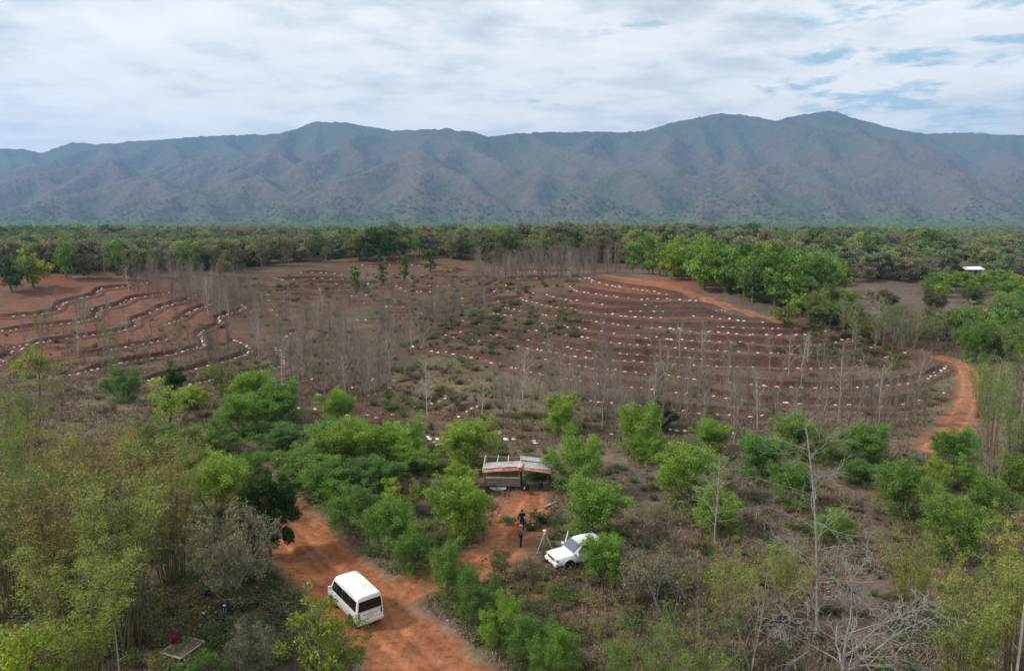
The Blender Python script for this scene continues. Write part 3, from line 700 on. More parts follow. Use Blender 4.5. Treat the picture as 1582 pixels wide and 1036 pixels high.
FG = [
 # roadside and left of the road
 (A,N,470,752,690,110,G3,'broad feathery green bush along the road behind the dark green tree'),
 (A,N,440,700,655,100,G3,'dull green bush at the left end of the roadside row'),
 (A,N,545,820,742,95,G3,'dense green bush right of the road uphill of the white van'),
 (A,N,600,855,770,90,G1,'green bush leaning over the dirt road verge, second of the row above the van'),
 (A,N,640,885,810,75,G3,'last roadside bush before the driveway mouth, with dry grey twigs'),
 (A,N,505,775,712,90,G1,'green bush on the verge between the dull and the dense roadside bushes'),
 (A,N,535,735,650,110,G1,'tall feathery green bush in the thick clump left of the hut'),
 (A,N,590,722,655,105,G2,'bright feathery bush in the middle of the clump left of the hut'),
 (A,N,632,705,640,80,G2,'upright green bush at the right end of the clump left of the hut'),
 (A,N,575,765,705,100,G3,'low grey-green bush in front of the clump left of the hut'),
 (A,N,510,700,655,95,G1,'rounded bush at the back left of the clump left of the hut'),
 (A,N,642,733,690,70,G1,'small green bush beside the bare red patch left of the hut'),
 (A,N,725,722,648,95,G2,'round bright green bush just behind the left end of the hut'),
 (A,N,866,668,610,72,G2,'round bright green bush farthest behind the right end of the hut'),
 (A,N,892,762,655,104,G2,'big bright green bush touching the right end of the hut'),
 (A,N,708,836,736,100,G1,'large round feathery bush left of the driveway facing the hut'),
 (A,N,712,760,716,62,G4,'small pale green bush in front of the left hut wall'),
 (A,N,918,835,738,112,G1,'large feathery bush right of the yard behind the white pickup'),
 (A,N,934,893,824,72,G2,'bright green bush hiding the rear of the white pickup'),
 # hedge right of the lower road
 ('hedge_acacia',N,690,930,835,85,G3,'tall feathery bush on the corner of road and driveway'),
 ('hedge_acacia',N,735,965,880,90,G3,'feathery bush second from the driveway corner along the lower road'),
 ('hedge_acacia',N,775,1000,915,85,G1,'feathery bush third from the driveway corner along the lower road'),
 ('hedge_acacia',N,812,1030,945,85,G3,'feathery bush fourth from the driveway corner along the lower road'),
 ('hedge_acacia',N,862,1062,965,90,G1,'feathery bush nearest the picture edge along the lower road'),
 ('sprig','sapling_tree',765,905,840,60,(.15,.17,.06),'thin sparse-leaved sapling between driveway and corner bush'),
 ('sprig','sapling_tree',637,800,738,30,(.24,.27,.06),'slim young tree with yellow-green tufts left of the big round bush'),
 ('sprig','sapling_tree',607,788,740,34,G4,'slim young tree with pale tuft beside the red patch'),
 # right field
 (A,N,985,700,622,85,G1,'feathery bush at the back of the right field, left end'),
 (A,N,1003,712,660,70,G2,'light green bush in front of the leftmost back bush of the right field'),
 ('darkleaf','shrub_tree',1022,665,620,42,DK,'dark green small tree behind the back bushes right of the hut'),
 (A,N,1060,775,690,112,G1,'large double-topped bush left in the right field'),
 (A,N,1110,818,752,88,G1,'mid-size bush in front of the large double-topped bush'),
 (A,N,1175,738,668,92,G1,'round bush in the middle back of the right field'),
 (A,N,1225,705,640,70,G1,'upright bush behind the tall bare tree'),
 (A,N,1225,782,712,70,G1,'bush just left of the tall bare trunk in the right field'),
 (A,N,1286,838,778,66,G2,'low round bush right of the tall bare trunk'),
 (A,N,1395,800,712,95,G3,'big round dull green bush in the right field'),
 (A,N,1446,757,706,42,G4,'narrow yellow-green bush beside the big round dull bush'),
 (A,N,1335,718,655,90,G1,'broad bush at the back of the right field near the bare saplings'),
 (A,N,1325,748,712,62,G3,'low bush in front of the broad back bush in the right field'),
 (A,N,1472,730,660,75,G1,'bush below the foot of the winding red track'),
 (A,N,1497,758,705,58,G2,'light bush right of the narrow yellow-green one'),
 (A,N,1470,858,765,105,G3,'wide dull bush in the lower right of the field'),
 (A,N,1525,815,735,70,G3,'dull bush near the right edge below the bamboo'),
 (A,N,1562,770,700,60,G3,'dull bush at the right edge of the field'),
 (A,N,1100,702,650,72,G1,'bush between the leftmost and middle back bushes of the right field'),
 (A,N,1270,715,668,50,G3,'small bush right of the bare tall tree crown at the field back'),
 # upper left
 (A,N,192,622,558,68,G3,'dark green bush below the red terraces at left'),
 ('sprig','shrub_tree',62,612,525,62,G4,'pale green leafy tree at the far left below the red terraces'),
 ('sprig','shrub_tree',262,655,585,70,G4,'bright green loose tree in front of the terraces at left'),
 (A,N,300,632,596,60,G4,'bright low bush beside the loose green tree at left'),
 (A,N,375,672,606,90,G1,'round green bush left of the terrace fold'),
 (A,N,432,655,590,90,G1,'broad green bush below the terrace fold with a darker right side'),
 (A,N,395,640,570,70,G2,'tall light green bush behind the round bush left of the fold'),
 ('sprig','shrub_tree',345,635,560,56,(.20,.21,.07),'yellowish loose tree before the terraces at left'),
 ('darkleaf','shrub_tree',270,605,568,32,DK,'tiny dark green tree before the terraces at left'),
 (A,N,524,658,600,62,G2,'light green bush in front of the lower terrace fold'),
 (A,N,330,700,640,90,G3,'dull bush beside the litter-strewn clearing at left'),
 (A,N,335,800,705,110,G4,'fresh green bush between bamboo and dark green tree'),
 (A,N,255,715,650,90,G3,'dull green bush behind the second bamboo clump'),
 (A,N,385,760,700,72,G3,'dull bush closing the view up the road behind the dark green tree'),
 (A,N,300,745,690,70,G1,'green bush between fresh green bush and dull bush behind the bamboo'),
 ('darkleaf','round_tree',418,862,735,88,DK,'dark glossy green tree at the left verge of the red road'),
 # foreground saplings
 ('sprig','sapling_tree',490,1075,905,105,(.20,.26,.05),'yellow-green leafy sapling overlapping the front of the white van'),
 ('sprig','sapling_tree',535,1055,960,70,(.21,.28,.05),'small yellow-green sapling below the rear bumper of the van'),
 ('sprig','sapling_tree',30,1150,965,130,(.24,.33,.04),'bright lime green branchy tree in the lower left corner'),
 ('sprig','shrub_tree',325,1060,1000,60,(.12,.24,.04),'bright green low shrub beside the wooden platform'),
]
for kind, name, px, yb, yt, w, tint, lab in FG: px_plant(kind, name, px, yb, yt, w, tint, lab, 'bush' if 'bush' in name or 'shrub' in name else 'tree')
BB = [
 ('bamboo',190,1010,690,210,BM,'tall yellow-green bamboo clump in the left foreground'),
 ('bamboo',268,905,668,150,BM2,'tall brownish bamboo clump behind the left foreground clump'),
 ('bamboo',95,985,720,200,BM2,'olive bamboo clump at the left of the tall foreground clump'),
 ('bamboo',20,960,690,180,OL,'olive bamboo clump at the left edge'),
 ('bamboo',75,860,645,150,BM2,'pale brown bamboo clump behind the olive ones at the left edge'),
 ('bamboo',150,825,655,130,BM2,'brown-tipped bamboo clump between the two tall left clumps'),
 ('bamboo',10,830,600,130,OL,'green bamboo clump high at the left edge'),
 ('bamboo',120,1120,850,220,OL,'olive bamboo crown rising from below the left corner'),
 ('thinbamboo',215,745,640,100,(.15,.20,.07),'thin green bamboo clump behind the brownish clump'),
 ('thinbamboo',45,730,580,120,(.17,.20,.08),'thin bamboo clump under the red terraces at the left edge'),
 ('bamboo',1475,1120,850,150,(.26,.31,.08),'yellowish bamboo clump at the lower right'),
 ('bamboo',1560,1080,800,150,(.27,.31,.08),'yellow-green bamboo clump in the lower right corner'),
 ('bamboo',1400,980,820,100,(.25,.30,.08),'bamboo clump right of the white dead tree'),
 ('bamboo',975,1130,950,120,(.15,.24,.06),'green bamboo tuft at the bottom right of the road hedge'),
 ('thinbamboo',1215,960,840,110,(.24,.30,.08),'light green loose bamboo behind the white dead tree'),
 ('thinbamboo',1130,985,850,110,(.25,.31,.08),'light green loose bamboo behind the dark bare tree'),
 ('bamboo',1060,1170,960,150,OL,'olive bamboo clump low in front of the dark bare tree'),
 ('thinbamboo',1530,700,555,76,(.22,.33,.08),'upright green bamboo clump right of the winding red track'),
 ('bamboo',1572,640,490,76,(.17,.27,.07),'dense bamboo at the right edge above the red track'),
 ('bamboo',1570,760,600,100,(.20,.29,.08),'bamboo clump at the right edge level with the track foot'),
 ('thinbamboo',1512,645,540,50,(.22,.31,.08),'slim bamboo clump touching the bend of the red track'),
]
for kind, px, yb, yt, w, tint, lab in BB: px_plant(kind, 'bamboo_clump', px, yb, yt, w * .84, tint, lab, 'bamboo')
GB = [
 ('tallbare',1262,985,640,170,'tall silver-grey leafless tree standing in the right field'),
 ('tallbare',1104,842,690,110,'slender leaning grey leafless tree left in the right field'),
 ('spreading',1305,1110,850,290,'white-branched dead tree spreading in the lower right foreground'),
 ('darkbare',1055,1090,822,200,'dark-limbed nearly bare tree with few yellow leaves in the foreground'),
 ('thorny',362,925,785,128,'grey dense twiggy leafless bush beside the dark green tree'),
 ('twin',352,590,540,60,'forked pale bare tree on the lower red terraces'),
 ('thorny',1010,925,855,110,'purple-grey brushwood bush below the white pickup'),
 ('twin',1160,1040,870,110,'thin bare tree between the dark bare tree and white dead tree'),
 ('twin',1530,790,650,60,'grey bare tree at the right edge beside the bamboo'),
 ('twin',1558,740,650,50,'second grey bare tree at the right edge beside the bamboo'),
 ('thorny',392,1040,965,80,'bare brush between wooden platform and van'),
]
for kind, px, yb, yt, w, lab in GB: px_plant(kind, 'bare_tree' if kind != 'thorny' else 'brush_bush', px, yb, yt, w, (.22, .22, .05) if kind != 'thorny' else (.21, .20, .135), lab, 'tree' if kind != 'thorny' else 'bush')
# loose poles of dead stems that stand straight in front
def dead_stem(px, yb, yt, r, label, lean=0.0):
    x, y, z = at(px, yb); _, ry, rz_ = ray(px, yt); h = CAMH + float(rz_ / ry) * y - z
    rg = np.random.default_rng(int(px)); P, _ = wander(rg, (0, 0, -.1), (lean, 0, 1), h, 8, .012); st = [(P, np.linspace(r, r * .7, 9))]
    for t in (.55, .8):
        q, d = along(P, t); B, _ = wander(rg, q, (rg.normal(), rg.normal(), .7), .5, 3, .1); st.append((B, np.linspace(r * .4, r * .15, 4)))
    tag(add('dead_stem', mesh_np('dead_stem', *tube_set(st, 7), BARK, True), None, (x, y, z), (.42, .40, .37)), label, 'dead tree')
dead_stem(189, 1085, 962, .045, 'thin pale dead stem standing in front of the left bamboo')
dead_stem(1560, 1120, 897, .07, 'straight grey dead trunk in the lower right corner', .01)
# ------------------------------------------------------------------ kinds for the middle distance
for s in range(5): proto('midtree', broadleaf(700 + s, 2400, (.46, .30), 8.0, 3.3, .12, 40), 'trunk', 'crown', (.16, .135, .115), 7.0)
for s in range(3): proto('openmid', broadleaf(720 + s, 900, (.34, .22), 8.0, 2.6, .25, 40), 'trunk', 'crown', (.22, .19, .165), 5.6)
for s in range(2): proto('conetree', broadleaf(740 + s, 2600, (.40, .26), 9.0, 1.9, .05, 46), 'trunk', 'crown', (.12, .10, .08), 4.2)
def inpoly(P, x, y):
    r = np.zeros(len(x), bool); n = len(P)
    for i in range(n):
        (x0, y0), (x1, y1) = P[i], P[(i + 1) % n]
        c = ((y0 > y) != (y1 > y)) & (x < (x1 - x0) * (y - y0) / (y1 - y0 + 1e-9) + x0); r ^= c
    return r
def poly_points(P, n, rg, gap=0):
    P = np.array(P, float); lo, hi = P.min(0), P.max(0); res = np.zeros((0, 2))
    while len(res) < n:
        q = rg.uniform(lo, hi, (n * 6, 2)); q = q[inpoly(P, q[:, 0], q[:, 1])]
        x, y = hit(q[:, 0], q[:, 1]); ok = roadm(x, y) < .05; c = np.c_[x, y][ok]
        if gap:
            keep = list(map(tuple, res))
            for p in c:
                if all((p[0] - k[0]) ** 2 + (p[1] - k[1]) ** 2 > gap * gap for k in keep): keep.append(tuple(p))
                if len(keep) >= n: break
            if len(keep) <= len(res) + 1: gap *= .8
            res = np.array(keep)
        else: res = np.concatenate([res, c])
    return res[:n]
rg5 = np.random.default_rng(77)
SAP = [
 ([(410,575),(560,505),(655,525),(640,600),(560,645),(440,620)], 50, 'grey sapling in the stand at the terrace fold', ('sapling','sapling','twin'), (5, 8)),
 ([(385,480),(560,480),(560,520),(400,560)], 30, 'grey sapling between red terraces and middle slope', ('sapling','budding','sapling'), (6, 9)),
 ([(190,448),(330,440),(380,470),(360,500),(300,480)], 34, 'grey bare tree above the red terraces', ('twin','sapling'), (8, 11)),
 ([(700,520),(960,520),(1400,575),(1430,640),(900,625),(760,580)], 32, 'leafless sapling on the terraced dome', ('sapling','twin','sapling'), (5, 8)),
 ([(640,640),(830,610),(1250,652),(1420,655),(1260,690),(950,685),(660,660)], 44, 'leafless sapling at the dome foot', ('sapling','twin','sapling'), (5, 8)),
 ([(10,480),(330,480),(350,570),(150,600),(40,560)], 26, 'thin sapling on the red terraces', ('sapling','sapling','budding'), (6, 9)),
 ([(1290,505),(1420,520),(1410,560),(1300,545)], 24, 'budding tree at the right dome end', ('budding','sapling'), (6, 9)),
]
def nth(k): return '%d%s' % (k, 'th' if 10 < k % 100 < 14 else {1: 'st', 2: 'nd', 3: 'rd'}.get(k % 10, 'th'))
def place_words(pts):
    """row (front, middle, back as seen) and rank from the left for every point"""
    z = gz(pts[:, 0], pts[:, 1]); qx, qy, _ = proj(pts[:, 0], pts[:, 1], z); n = len(pts); rows = 1 if n < 15 else 2 if n < 30 else 3
    o = np.argsort(-qy); row = np.zeros(n, int); row[o] = np.arange(n) * rows // n; out = [''] * n
    nm = [['only'], ['front', 'back'], ['front', 'middle', 'back']][rows - 1]
    for r in range(rows):
        ids_ = [i for i in np.argsort(qx) if row[i] == r]
        for k, i in enumerate(ids_): out[i] = '%s from left%s' % (nth(k + 1), '' if rows == 1 else ', %s row' % nm[r])
    return out
for poly, n, lab, kinds, (h0, h1) in SAP:
    pts = poly_points(poly, n, rg5, 2.2); pw = place_words(pts)
    for i, (x, y) in enumerate(pts):
        h = rg5.uniform(h0, h1); k = kinds[i % len(kinds)]
        plant(k, 'bare_sapling', x, y, h, h * rg5.uniform(.32, .5) * (1.3 if k == 'twin' else 1), (.20, .21, .07), lab + ', ' + pw[i], 'sapling', group=lab.replace('sapling', 'saplings').replace(' tree ', ' trees '), woodc=((.36, .325, .29), (.215, .175, .145), (.26, .22, .185))[i % 3]).rotation_euler[0] = float(rg5.normal()) * .05
# ---- countable trees of the forest edge
BG1, BG2, YG, GG, GB_, BRN, DG = (.175, .305, .06), (.13, .225, .055), (.23, .32, .055), (.15, .195, .09), (.185, .185, .115), (.160, .155, .125), (.075, .135, .05)
FOR = [
 ([(968,412),(1060,436),(1150,455),(1230,470),(1300,470),(1312,425),(1250,402),(1100,398),(970,398)], 78, 'bright tree in the grove behind the dome', ('midtree',), (8.5, 12.5), (BG1, BG2, BG1, YG, BG2), 6, 9),
 ([(60,432),(200,436),(300,430),(350,428),(345,412),(200,405),(60,400)], 40, 'dull tree behind the red terraces', ('midtree','openmid','twin'), (8, 12), (GG, GB_, BRN, BG2), 5, 7),
 ([(345,428),(450,412),(550,402),(560,390),(450,392),(345,408)], 24, 'grey-brown tree beside the middle slope', ('midtree','openmid'), (9, 12), (BRN, GG, GB_), 5, 7),
 ([(560,400),(730,402),(760,410),(960,408),(960,396),(760,396),(560,390)], 44, 'olive tree behind the middle slope', ('midtree','openmid','conetree'), (8, 12), (GG, BG2, GB_, BRN), 5, 7),
 ([(760,440),(960,428),(950,418),(780,425)], 18, 'bare tree left of the dome top', ('twin','sapling'), (8, 11), (BRN,), 5, 6),
 ([(1120,448),(1200,478),(1260,500),(1330,515),(1330,490),(1230,465),(1150,445)], 20, 'bushy tree behind the dome', ('midtree','acacia'), (4, 7), (BG1, GG, YG), 5, 7),
 ([(1425,458),(1582,462),(1582,440),(1425,440)], 20, 'bright tree beyond the furrowed slope', ('midtree',), (5, 7), (YG, BG1), 6, 8),
 ([(1470,560),(1582,560),(1582,480),(1530,500),(1480,530)], 22, 'bushy tree behind the red track bend', ('midtree','acacia','broadleaf'), (5, 8), (BG2, BG1, GG), 5, 7),
 ([(1290,520),(1450,545),(1480,520),(1400,500),(1310,500)], 18, 'pale tree between dome and furrowed slope', ('openmid','broadleaf'), (3.5, 5.5), (GG, (.14, .18, .07)), 4, 6),
]
for poly, n, lab, kinds, (h0, h1), tints, w0, w1 in FOR:
    if 'grove' in lab:
        tr = resample(RW[3][0], .5); k_ = rg5.integers(8, len(tr) - 8, 4000); tn = tr[k_ + 4] - tr[k_ - 4]; tn = np.c_[-tn[:, 1], tn[:, 0]]; tn /= np.linalg.norm(tn, axis=1)[:, None]; tn *= np.sign(tn[:, 1])[:, None]
        cand = tr[k_] + tn * (7 + 85 * rg5.random(4000)[:, None] ** 1.3) + rg5.normal(size=(4000, 2)); kp = []
        gx_, gy_, _ = proj(cand[:, 0], cand[:, 1], gz(cand[:, 0], cand[:, 1])); cand = cand[(gx_ < 1300) & ((gx_ < 1225) | (gy_ < 455))]
        for c_ in cand:
            if all((c_[0] - q_[0]) ** 2 + (c_[1] - q_[1]) ** 2 > 24 for q_ in kp): kp.append(c_)
            if len(kp) == n: break
        pts = np.array(kp)
    else: pts = poly_points(poly, n, rg5, 4.0)
    pw = place_words(pts)
    for i, (x, y) in enumerate(pts):
        k = kinds[i % len(kinds)]; h = rg5.uniform(h0, h1)
        plant(k, 'forest_tree', x, y, h, rg5.uniform(w0, w1) * (.8 if k in ('conetree', 'twin') else 1), tints[int(rg5.integers(len(tints)))], lab + ', ' + pw[i], 'tree', group=lab.replace('tree', 'trees'))
BIGT = [
 ('midtree',18,452,390,55,DG,'dark green tree at the left end of the forest edge above the red terraces'),
 ('midtree',52,446,388,52,(.24,.32,.04),'round yellow-green tree above the red terraces at left'),
 ('midtree',585,404,352,62,DG,'big dark crown rising over the middle of the forest edge'),
 ('midtree',555,402,362,45,GG,'mid green tree left of the big dark crown'),
 ('midtree',125,392,352,30,DG,'dark round treetop standing over the left forest'),
 ('midtree',500,398,358,40,DG,'dark tree at the left of the forest edge rise'),
 ('conetree',885,402,352,28,DG,'pointed dark tree left of the bright grove'),
 ('conetree',803,400,362,20,(.10,.18,.05),'narrow green pointed tree behind the middle slope'),
 ('conetree',592,440,400,16,(.12,.20,.05),'narrow green tree standing on the middle slope, second from left'),
 ('conetree',550,448,412,16,(.12,.20,.05),'narrow green tree standing on the middle slope, first from left'),
 ('conetree',625,432,390,17,(.12,.19,.06),'narrow green tree standing on the middle slope, third from left'),
 ('conetree',664,420,378,24,(.12,.19,.06),'taller green tree at the top of the middle slope'),
 ('acacia',1290,478,447,40,(.13,.14,.08),'grey-green low tree at the left of the furrowed slope'),
 ('acacia',1366,480,447,46,(.13,.13,.09),'grey low tree in the middle of the furrowed slope'),
 ('acacia',1440,480,443,48,(.13,.14,.085),'grey spreading tree on the furrowed slope below the bright row'),
 ('acacia',1502,470,443,38,(.12,.14,.08),'small umbrella-shaped tree at the right of the furrowed slope'),
 ('midtree',1215,505,465,44,(.20,.24,.05),'yellow-green bush tree at the back edge of the dome'),
 ('midtree',1265,508,472,38,(.15,.20,.06),'olive bush tree right of the yellow-green one at the dome edge'),
]
for kind, px, yb, yt, w, tint, lab in BIGT: px_plant(kind, 'forest_tree', px, yb, yt, w, tint, lab, 'tree')

# ------------------------------------------------------------------ what nobody could count: far forest, thicket, weeds, grass, litter
def scatter_stuff(name, label, kinds, pts, sc, ids):
    """geometry-node instances of the kinds at pts; kinds: (proto dict, tint)"""
    col = bpy.data.collections.new(name + ' kinds')
    lms = {}
    for i, (p, tint) in enumerate(kinds):
        if tint not in lms: lms[tint] = leaf_mat(tint)
        bk = bark_mat(p['wc'])
        vs = [p['wm']] + ([p['lm']] if p['lm'] else [])
        me = bpy.data.meshes.new('kind'); V = []; Q = []; off = 0; mi_ = []
        for k, m in enumerate(vs):
            v = np.empty(len(m.vertices) * 3, np.float32); m.vertices.foreach_get('co', v); v = v.reshape(-1, 3) / (1, 1, p['H']) * (1, 1, 1)
            q = np.empty(len(m.loops), np.int32); m.loops.foreach_get('vertex_index', q); V.append(v / (p['W'], p['W'], 1)); Q.append(q.reshape(-1, 4) + off); off += len(v); mi_.append(np.full(len(q) // 4, k))
        me = mesh_np('kind', np.concatenate(V), np.concatenate(Q), bk); me.materials.append(lms[tint]); me.polygons.foreach_set('material_index', np.concatenate(mi_).astype(np.int32))
        o = bpy.data.objects.new('%s kind %02d' % (name, i), me); o.color = (*tint, 1); col.objects.link(o)
    me = bpy.data.meshes.new(name); me.vertices.add(len(pts)); me.vertices.foreach_set('co', np.asarray(pts, np.float32).ravel())
    a = me.attributes.new('sc', 'FLOAT_VECTOR', 'POINT'); a.data.foreach_set('vector', np.asarray(sc, np.float32).ravel())
    a = me.attributes.new('kd', 'INT', 'POINT'); a.data.foreach_set('value', np.asarray(ids, np.int32))
    a = me.attributes.new('rt', 'FLOAT_VECTOR', 'POINT'); rt = np.zeros((len(pts), 3), np.float32); rt[:, 2] = rg5.uniform(0, 6.28, len(pts)); a.data.foreach_set('vector', rt.ravel())
    o = add(name, me); ng = bpy.data.node_groups.new(name, 'GeometryNodeTree')
    ng.interface.new_socket('Geometry', in_out='INPUT', socket_type='NodeSocketGeometry'); ng.interface.new_socket('Geometry', in_out='OUTPUT', socket_type='NodeSocketGeometry')
    gi = ng.nodes.new('NodeGroupInput'); go = ng.nodes.new('NodeGroupOutput'); ip = ng.nodes.new('GeometryNodeInstanceOnPoints'); ci = ng.nodes.new('GeometryNodeCollectionInfo')
    ci.inputs['Collection'].default_value = col; ci.inputs['Separate Children'].default_value = True; ci.inputs['Reset Children'].default_value = True
    def at_(nm, tp):
        n = ng.nodes.new('GeometryNodeInputNamedAttribute'); n.data_type = tp; n.inputs['Name'].default_value = nm; return n.outputs['Attribute']
    L = ng.links.new; L(gi.outputs[0], ip.inputs['Points']); L(ci.outputs[0], ip.inputs['Instance']); ip.inputs['Pick Instance'].default_value = True
    L(at_('kd', 'INT'), ip.inputs['Instance Index']); L(at_('sc', 'FLOAT_VECTOR'), ip.inputs['Scale']); L(at_('rt', 'FLOAT_VECTOR'), ip.inputs['Rotation'])
    L(ip.outputs[0], go.inputs[0]); md = o.modifiers.new('scatter', 'NODES'); md.node_group = ng
    return tag(o, label, name.replace('_', ' '), kind='stuff')
for s in range(3): proto('farleaf', broadleaf(800 + s, 520, (1.0, .75), 8.0, 3.5, .0, 26), 'trunk', 'crown', (.15, .13, .11), 7.0)
pp = PROTO['farleaf']; mp = PROTO['midtree']; op = PROTO['openmid']
_t = lambda c, k=1.45: tuple(min(1, v * k) for v in c)
GG, GB_, BRN, DG, YG = _t(GG), _t(GB_), _t(BRN, 1.25), _t(DG, 1.3), _t(YG, 1.2)
kinds = [(pp[0], GG), (pp[1], (.17, .225, .08)), (pp[2], (.19, .255, .085)), (pp[0], GB_), (pp[1], BRN), (pp[2], (.21, .21, .11)), (pp[0], DG), (pp[1], YG),
         (mp[0], GG), (mp[1], (.17, .225, .08)), (mp[2], (.19, .255, .085)), (mp[3], GB_), (mp[4], BRN), (op[0], BRN), (mp[0], DG), (mp[1], YG)]
_far = lambda c: (c[0] * 1.2 + .02, c[1] * 1.22 + .02, c[2] * 1.3 + .02)  # distance haze painted into the leaf tint: paler and bluer
kinds = [(p_, _far(t_)) if i_ < 8 else (p_, (t_[0] * 1.14, t_[1] * 1.10, t_[2] * 1.2)) for i_, (p_, t_) in enumerate(kinds)]  # far kinds get the painted haze, nearer ones a weaker lift
def forest_pts(d0, d1, n, halfu=.95):
    d = np.sqrt(rg5.uniform(d0 ** 2, d1 ** 2, n)); u = rg5.uniform(-halfu, halfu, n); return u * d, d
X1, Y1 = forest_pts(225, 820, 18500); X2, Y2 = forest_pts(820, 3500, 52000, .85)
X = np.r_[X1, X2]; Y = np.r_[Y1, Y2]; Z = gz(X, Y); px_, py_, _ = proj(X, Y, Z)
# only beyond the terraces: keep the middle slope, dome and furrowed slope open
_pt = np.linspace(-900, 2500, 340)
bound = np.interp(_pt, [-2000, 0, 60, 200, 345, 450, 550, 740, 960, 1000, 1060, 1130, 1180, 1250, 1310, 1330, 1420, 1440, 1582, 4000], [434, 436, 424, 424, 420, 408, 400, 404, 410, 421, 427, 435, 441, 452, 445, 437, 441, 440, 441, 441])
clear = (np.abs(px_ - 1497) < 30) & (py_ > 412) & (py_ < 436)
hole = (fbm(X / 90, Y / 90, 3, 5) > .60) & (rg5.random(len(X)) < .75)
slope = (px_ > 1295) & (px_ < 1600) & (py_ > 437)
_, Yb = hit(_pt, bound); Yb = np.interp(px_, _pt, Yb); keep = (Y > Yb + 3) & ~hole & ~clear & ~slope & (px_ > -900) & (px_ < 2500)
X, Y, Z = X[keep], Y[keep], Z[keep]
yf = rg5.uniform(3370, 4000, 5500); uf = rg5.uniform(-.84, .84, 5500); ri = np.clip(np.searchsorted(my, yf), 1, len(my) - 1); ci_ = np.clip(((uf - mu[0]) / (mu[1] - mu[0])).astype(int), 0, len(mu) - 1)
X = np.r_[X, uf * yf]; Y = np.r_[Y, yf]; Z = np.r_[Z, np.maximum(HM[ri, ci_], -9)]; nn = fbm(X / 130, Y / 90, 3, 41) + rg5.normal(size=len(X)) * .07
seq = np.array([4, 3, 4, 5, 0, 4, 1, 0, 6, 1, 2, 7]); ids = seq[np.clip(((nn - .22) / .56 * 12).astype(int), 0, 11)]
ids = np.where(Y < 700, ids + 8, ids)
h = rg5.uniform(4, 10.5, len(X)) * (1 + .2 * (nn > .6)) * np.where(Y > 1500, .9, 1) * np.where(Y > 3360, 1.3, 1); w = h * rg5.uniform(.75, 1.15, len(X)) * np.where(Y > 1000, 1.5, 1)
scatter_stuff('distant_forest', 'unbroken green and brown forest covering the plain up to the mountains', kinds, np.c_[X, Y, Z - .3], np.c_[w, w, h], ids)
# grey thicket fill and the growth between the trees
tk = [(PROTO['sapling'][i], (.2, .2, .1)) for i in range(3)] + [(PROTO['twin'][0], (.2, .2, .1)), (PROTO['budding'][0], (.18, .17, .07))]
for i, (p, t) in enumerate(tk): pass
TH = [([(170,446),(340,436),(400,450),(420,478),(360,500),(300,478)], 80), ([(385,480),(560,476),(640,520),(640,590),(560,640),(430,610),(400,560)], 70), ([(350,440),(900,430),(900,520),(700,540),(420,520)], 45), ([(20,500),(330,480),(380,580),(120,600)], 40), ([(700,540),(1400,560),(1440,640),(720,640)], 25), ([(730,440),(960,424),(955,412),(900,410),(740,420)], 150), ([(600,470),(760,470),(760,500),(640,520)], 60), ([(780,600),(1450,640),(1440,690),(900,680)], 60), ([(1520,700),(1582,700),(1582,640),(1520,650)], 6)]
pts = np.concatenate([poly_points(p, n, rg5) for p, n in TH])
h = rg5.uniform(3.5, 9.5, len(pts)); w = h * rg5.uniform(.3, .5, len(pts))

_pts3 = np.c_[pts, gz(pts[:, 0], pts[:, 1]) - .1]
_k2 = [(dict(p, lm=None), (.2, .17, .14)) for p, _ in tk]
scatter_stuff('leafless_thicket', 'hazy grey mass of leafless stems filling the gully between the terraces', _k2, _pts3, np.c_[w, w, h], rg5.integers(0, len(_k2), len(pts)))
wd = [(PROTO['weed'][i % 4], t) for i, t in enumerate(((.10, .17, .05), (.17, .14, .09), (.08, .13, .045), (.20, .19, .09), (.19, .155, .11), (.15, .125, .09)))]
WZ = [([(0,500),(400,480),(800,480),(1440,560),(1450,640),(900,660),(0,640)], 420, (.35, 1.1)), ([(640,470),(880,460),(900,520),(660,540)], 170, (.6, 1.6)), ([(560,480),(780,460),(780,640),(600,640)], 160, (.5, 1.3)), ([(350,430),(900,415),(900,450),(420,480)], 200, (.5, 1.3)),
      ([(860,700),(1582,700),(1582,1036),(900,1036)], 520, (.3, .8)), ([(0,640),(860,660),(860,760),(430,780),(0,780)], 300, (.3, .9)), ([(0,780),(420,800),(560,1036),(0,1036)], 500, (.4, 1.1)), ([(560,740),(860,760),(900,1036),(760,1036)], 320, (.25, .8)), ([(1240,500),(1400,540),(1400,570),(1230,560)], 120, (.5, 1.4))]
P3 = []; S3 = []; I3 = []
for poly, n, (a, b) in WZ:
    q = poly_points(poly, n, rg5); hh = rg5.uniform(a, b, n); ww = hh * rg5.uniform(1.2, 2.4, n); P3.append(np.c_[q, gz(q[:, 0], q[:, 1])]); S3.append(np.c_[ww, ww, hh]); I3.append(rg5.integers(0, 6, n))
scatter_stuff('undergrowth', 'low green and brown weeds scattered over the open ground', wd, np.concatenate(P3), np.concatenate(S3), np.concatenate(I3))
def grass_mat(name, stops):
    m, b = mat(name); ge = b.n('ShaderNodeNewGeometry'); b.l(b.ramp(ge.outputs['Random Per Island'], stops), b.p.inputs['Base Color']); b.p.inputs['Roughness'].default_value = .9; return m
def ground_scatter(n, d0, d1, power):
    d = d0 + (d1 - d0) * rg5.random(n) ** power; u = rg5.uniform(-.80, .80, n); x = u * (d + 12)
    k = (roadm(x, d) < .55 * rg5.random(len(x)) + .25); x, d = x[k], d[k]; c = fbm(x / 3.5, d / 3.5, 3, 91) + rg5.normal(size=len(x)) * .05
    qx_, qy_, _ = proj(x, d, gz(x, d)); soil = (qy_ < 640) & (qx_ > 560) & (qx_ < 1460)
    k = (c > .44) & (~soil | (rg5.random(len(x)) < .22)); return x[k], d[k]
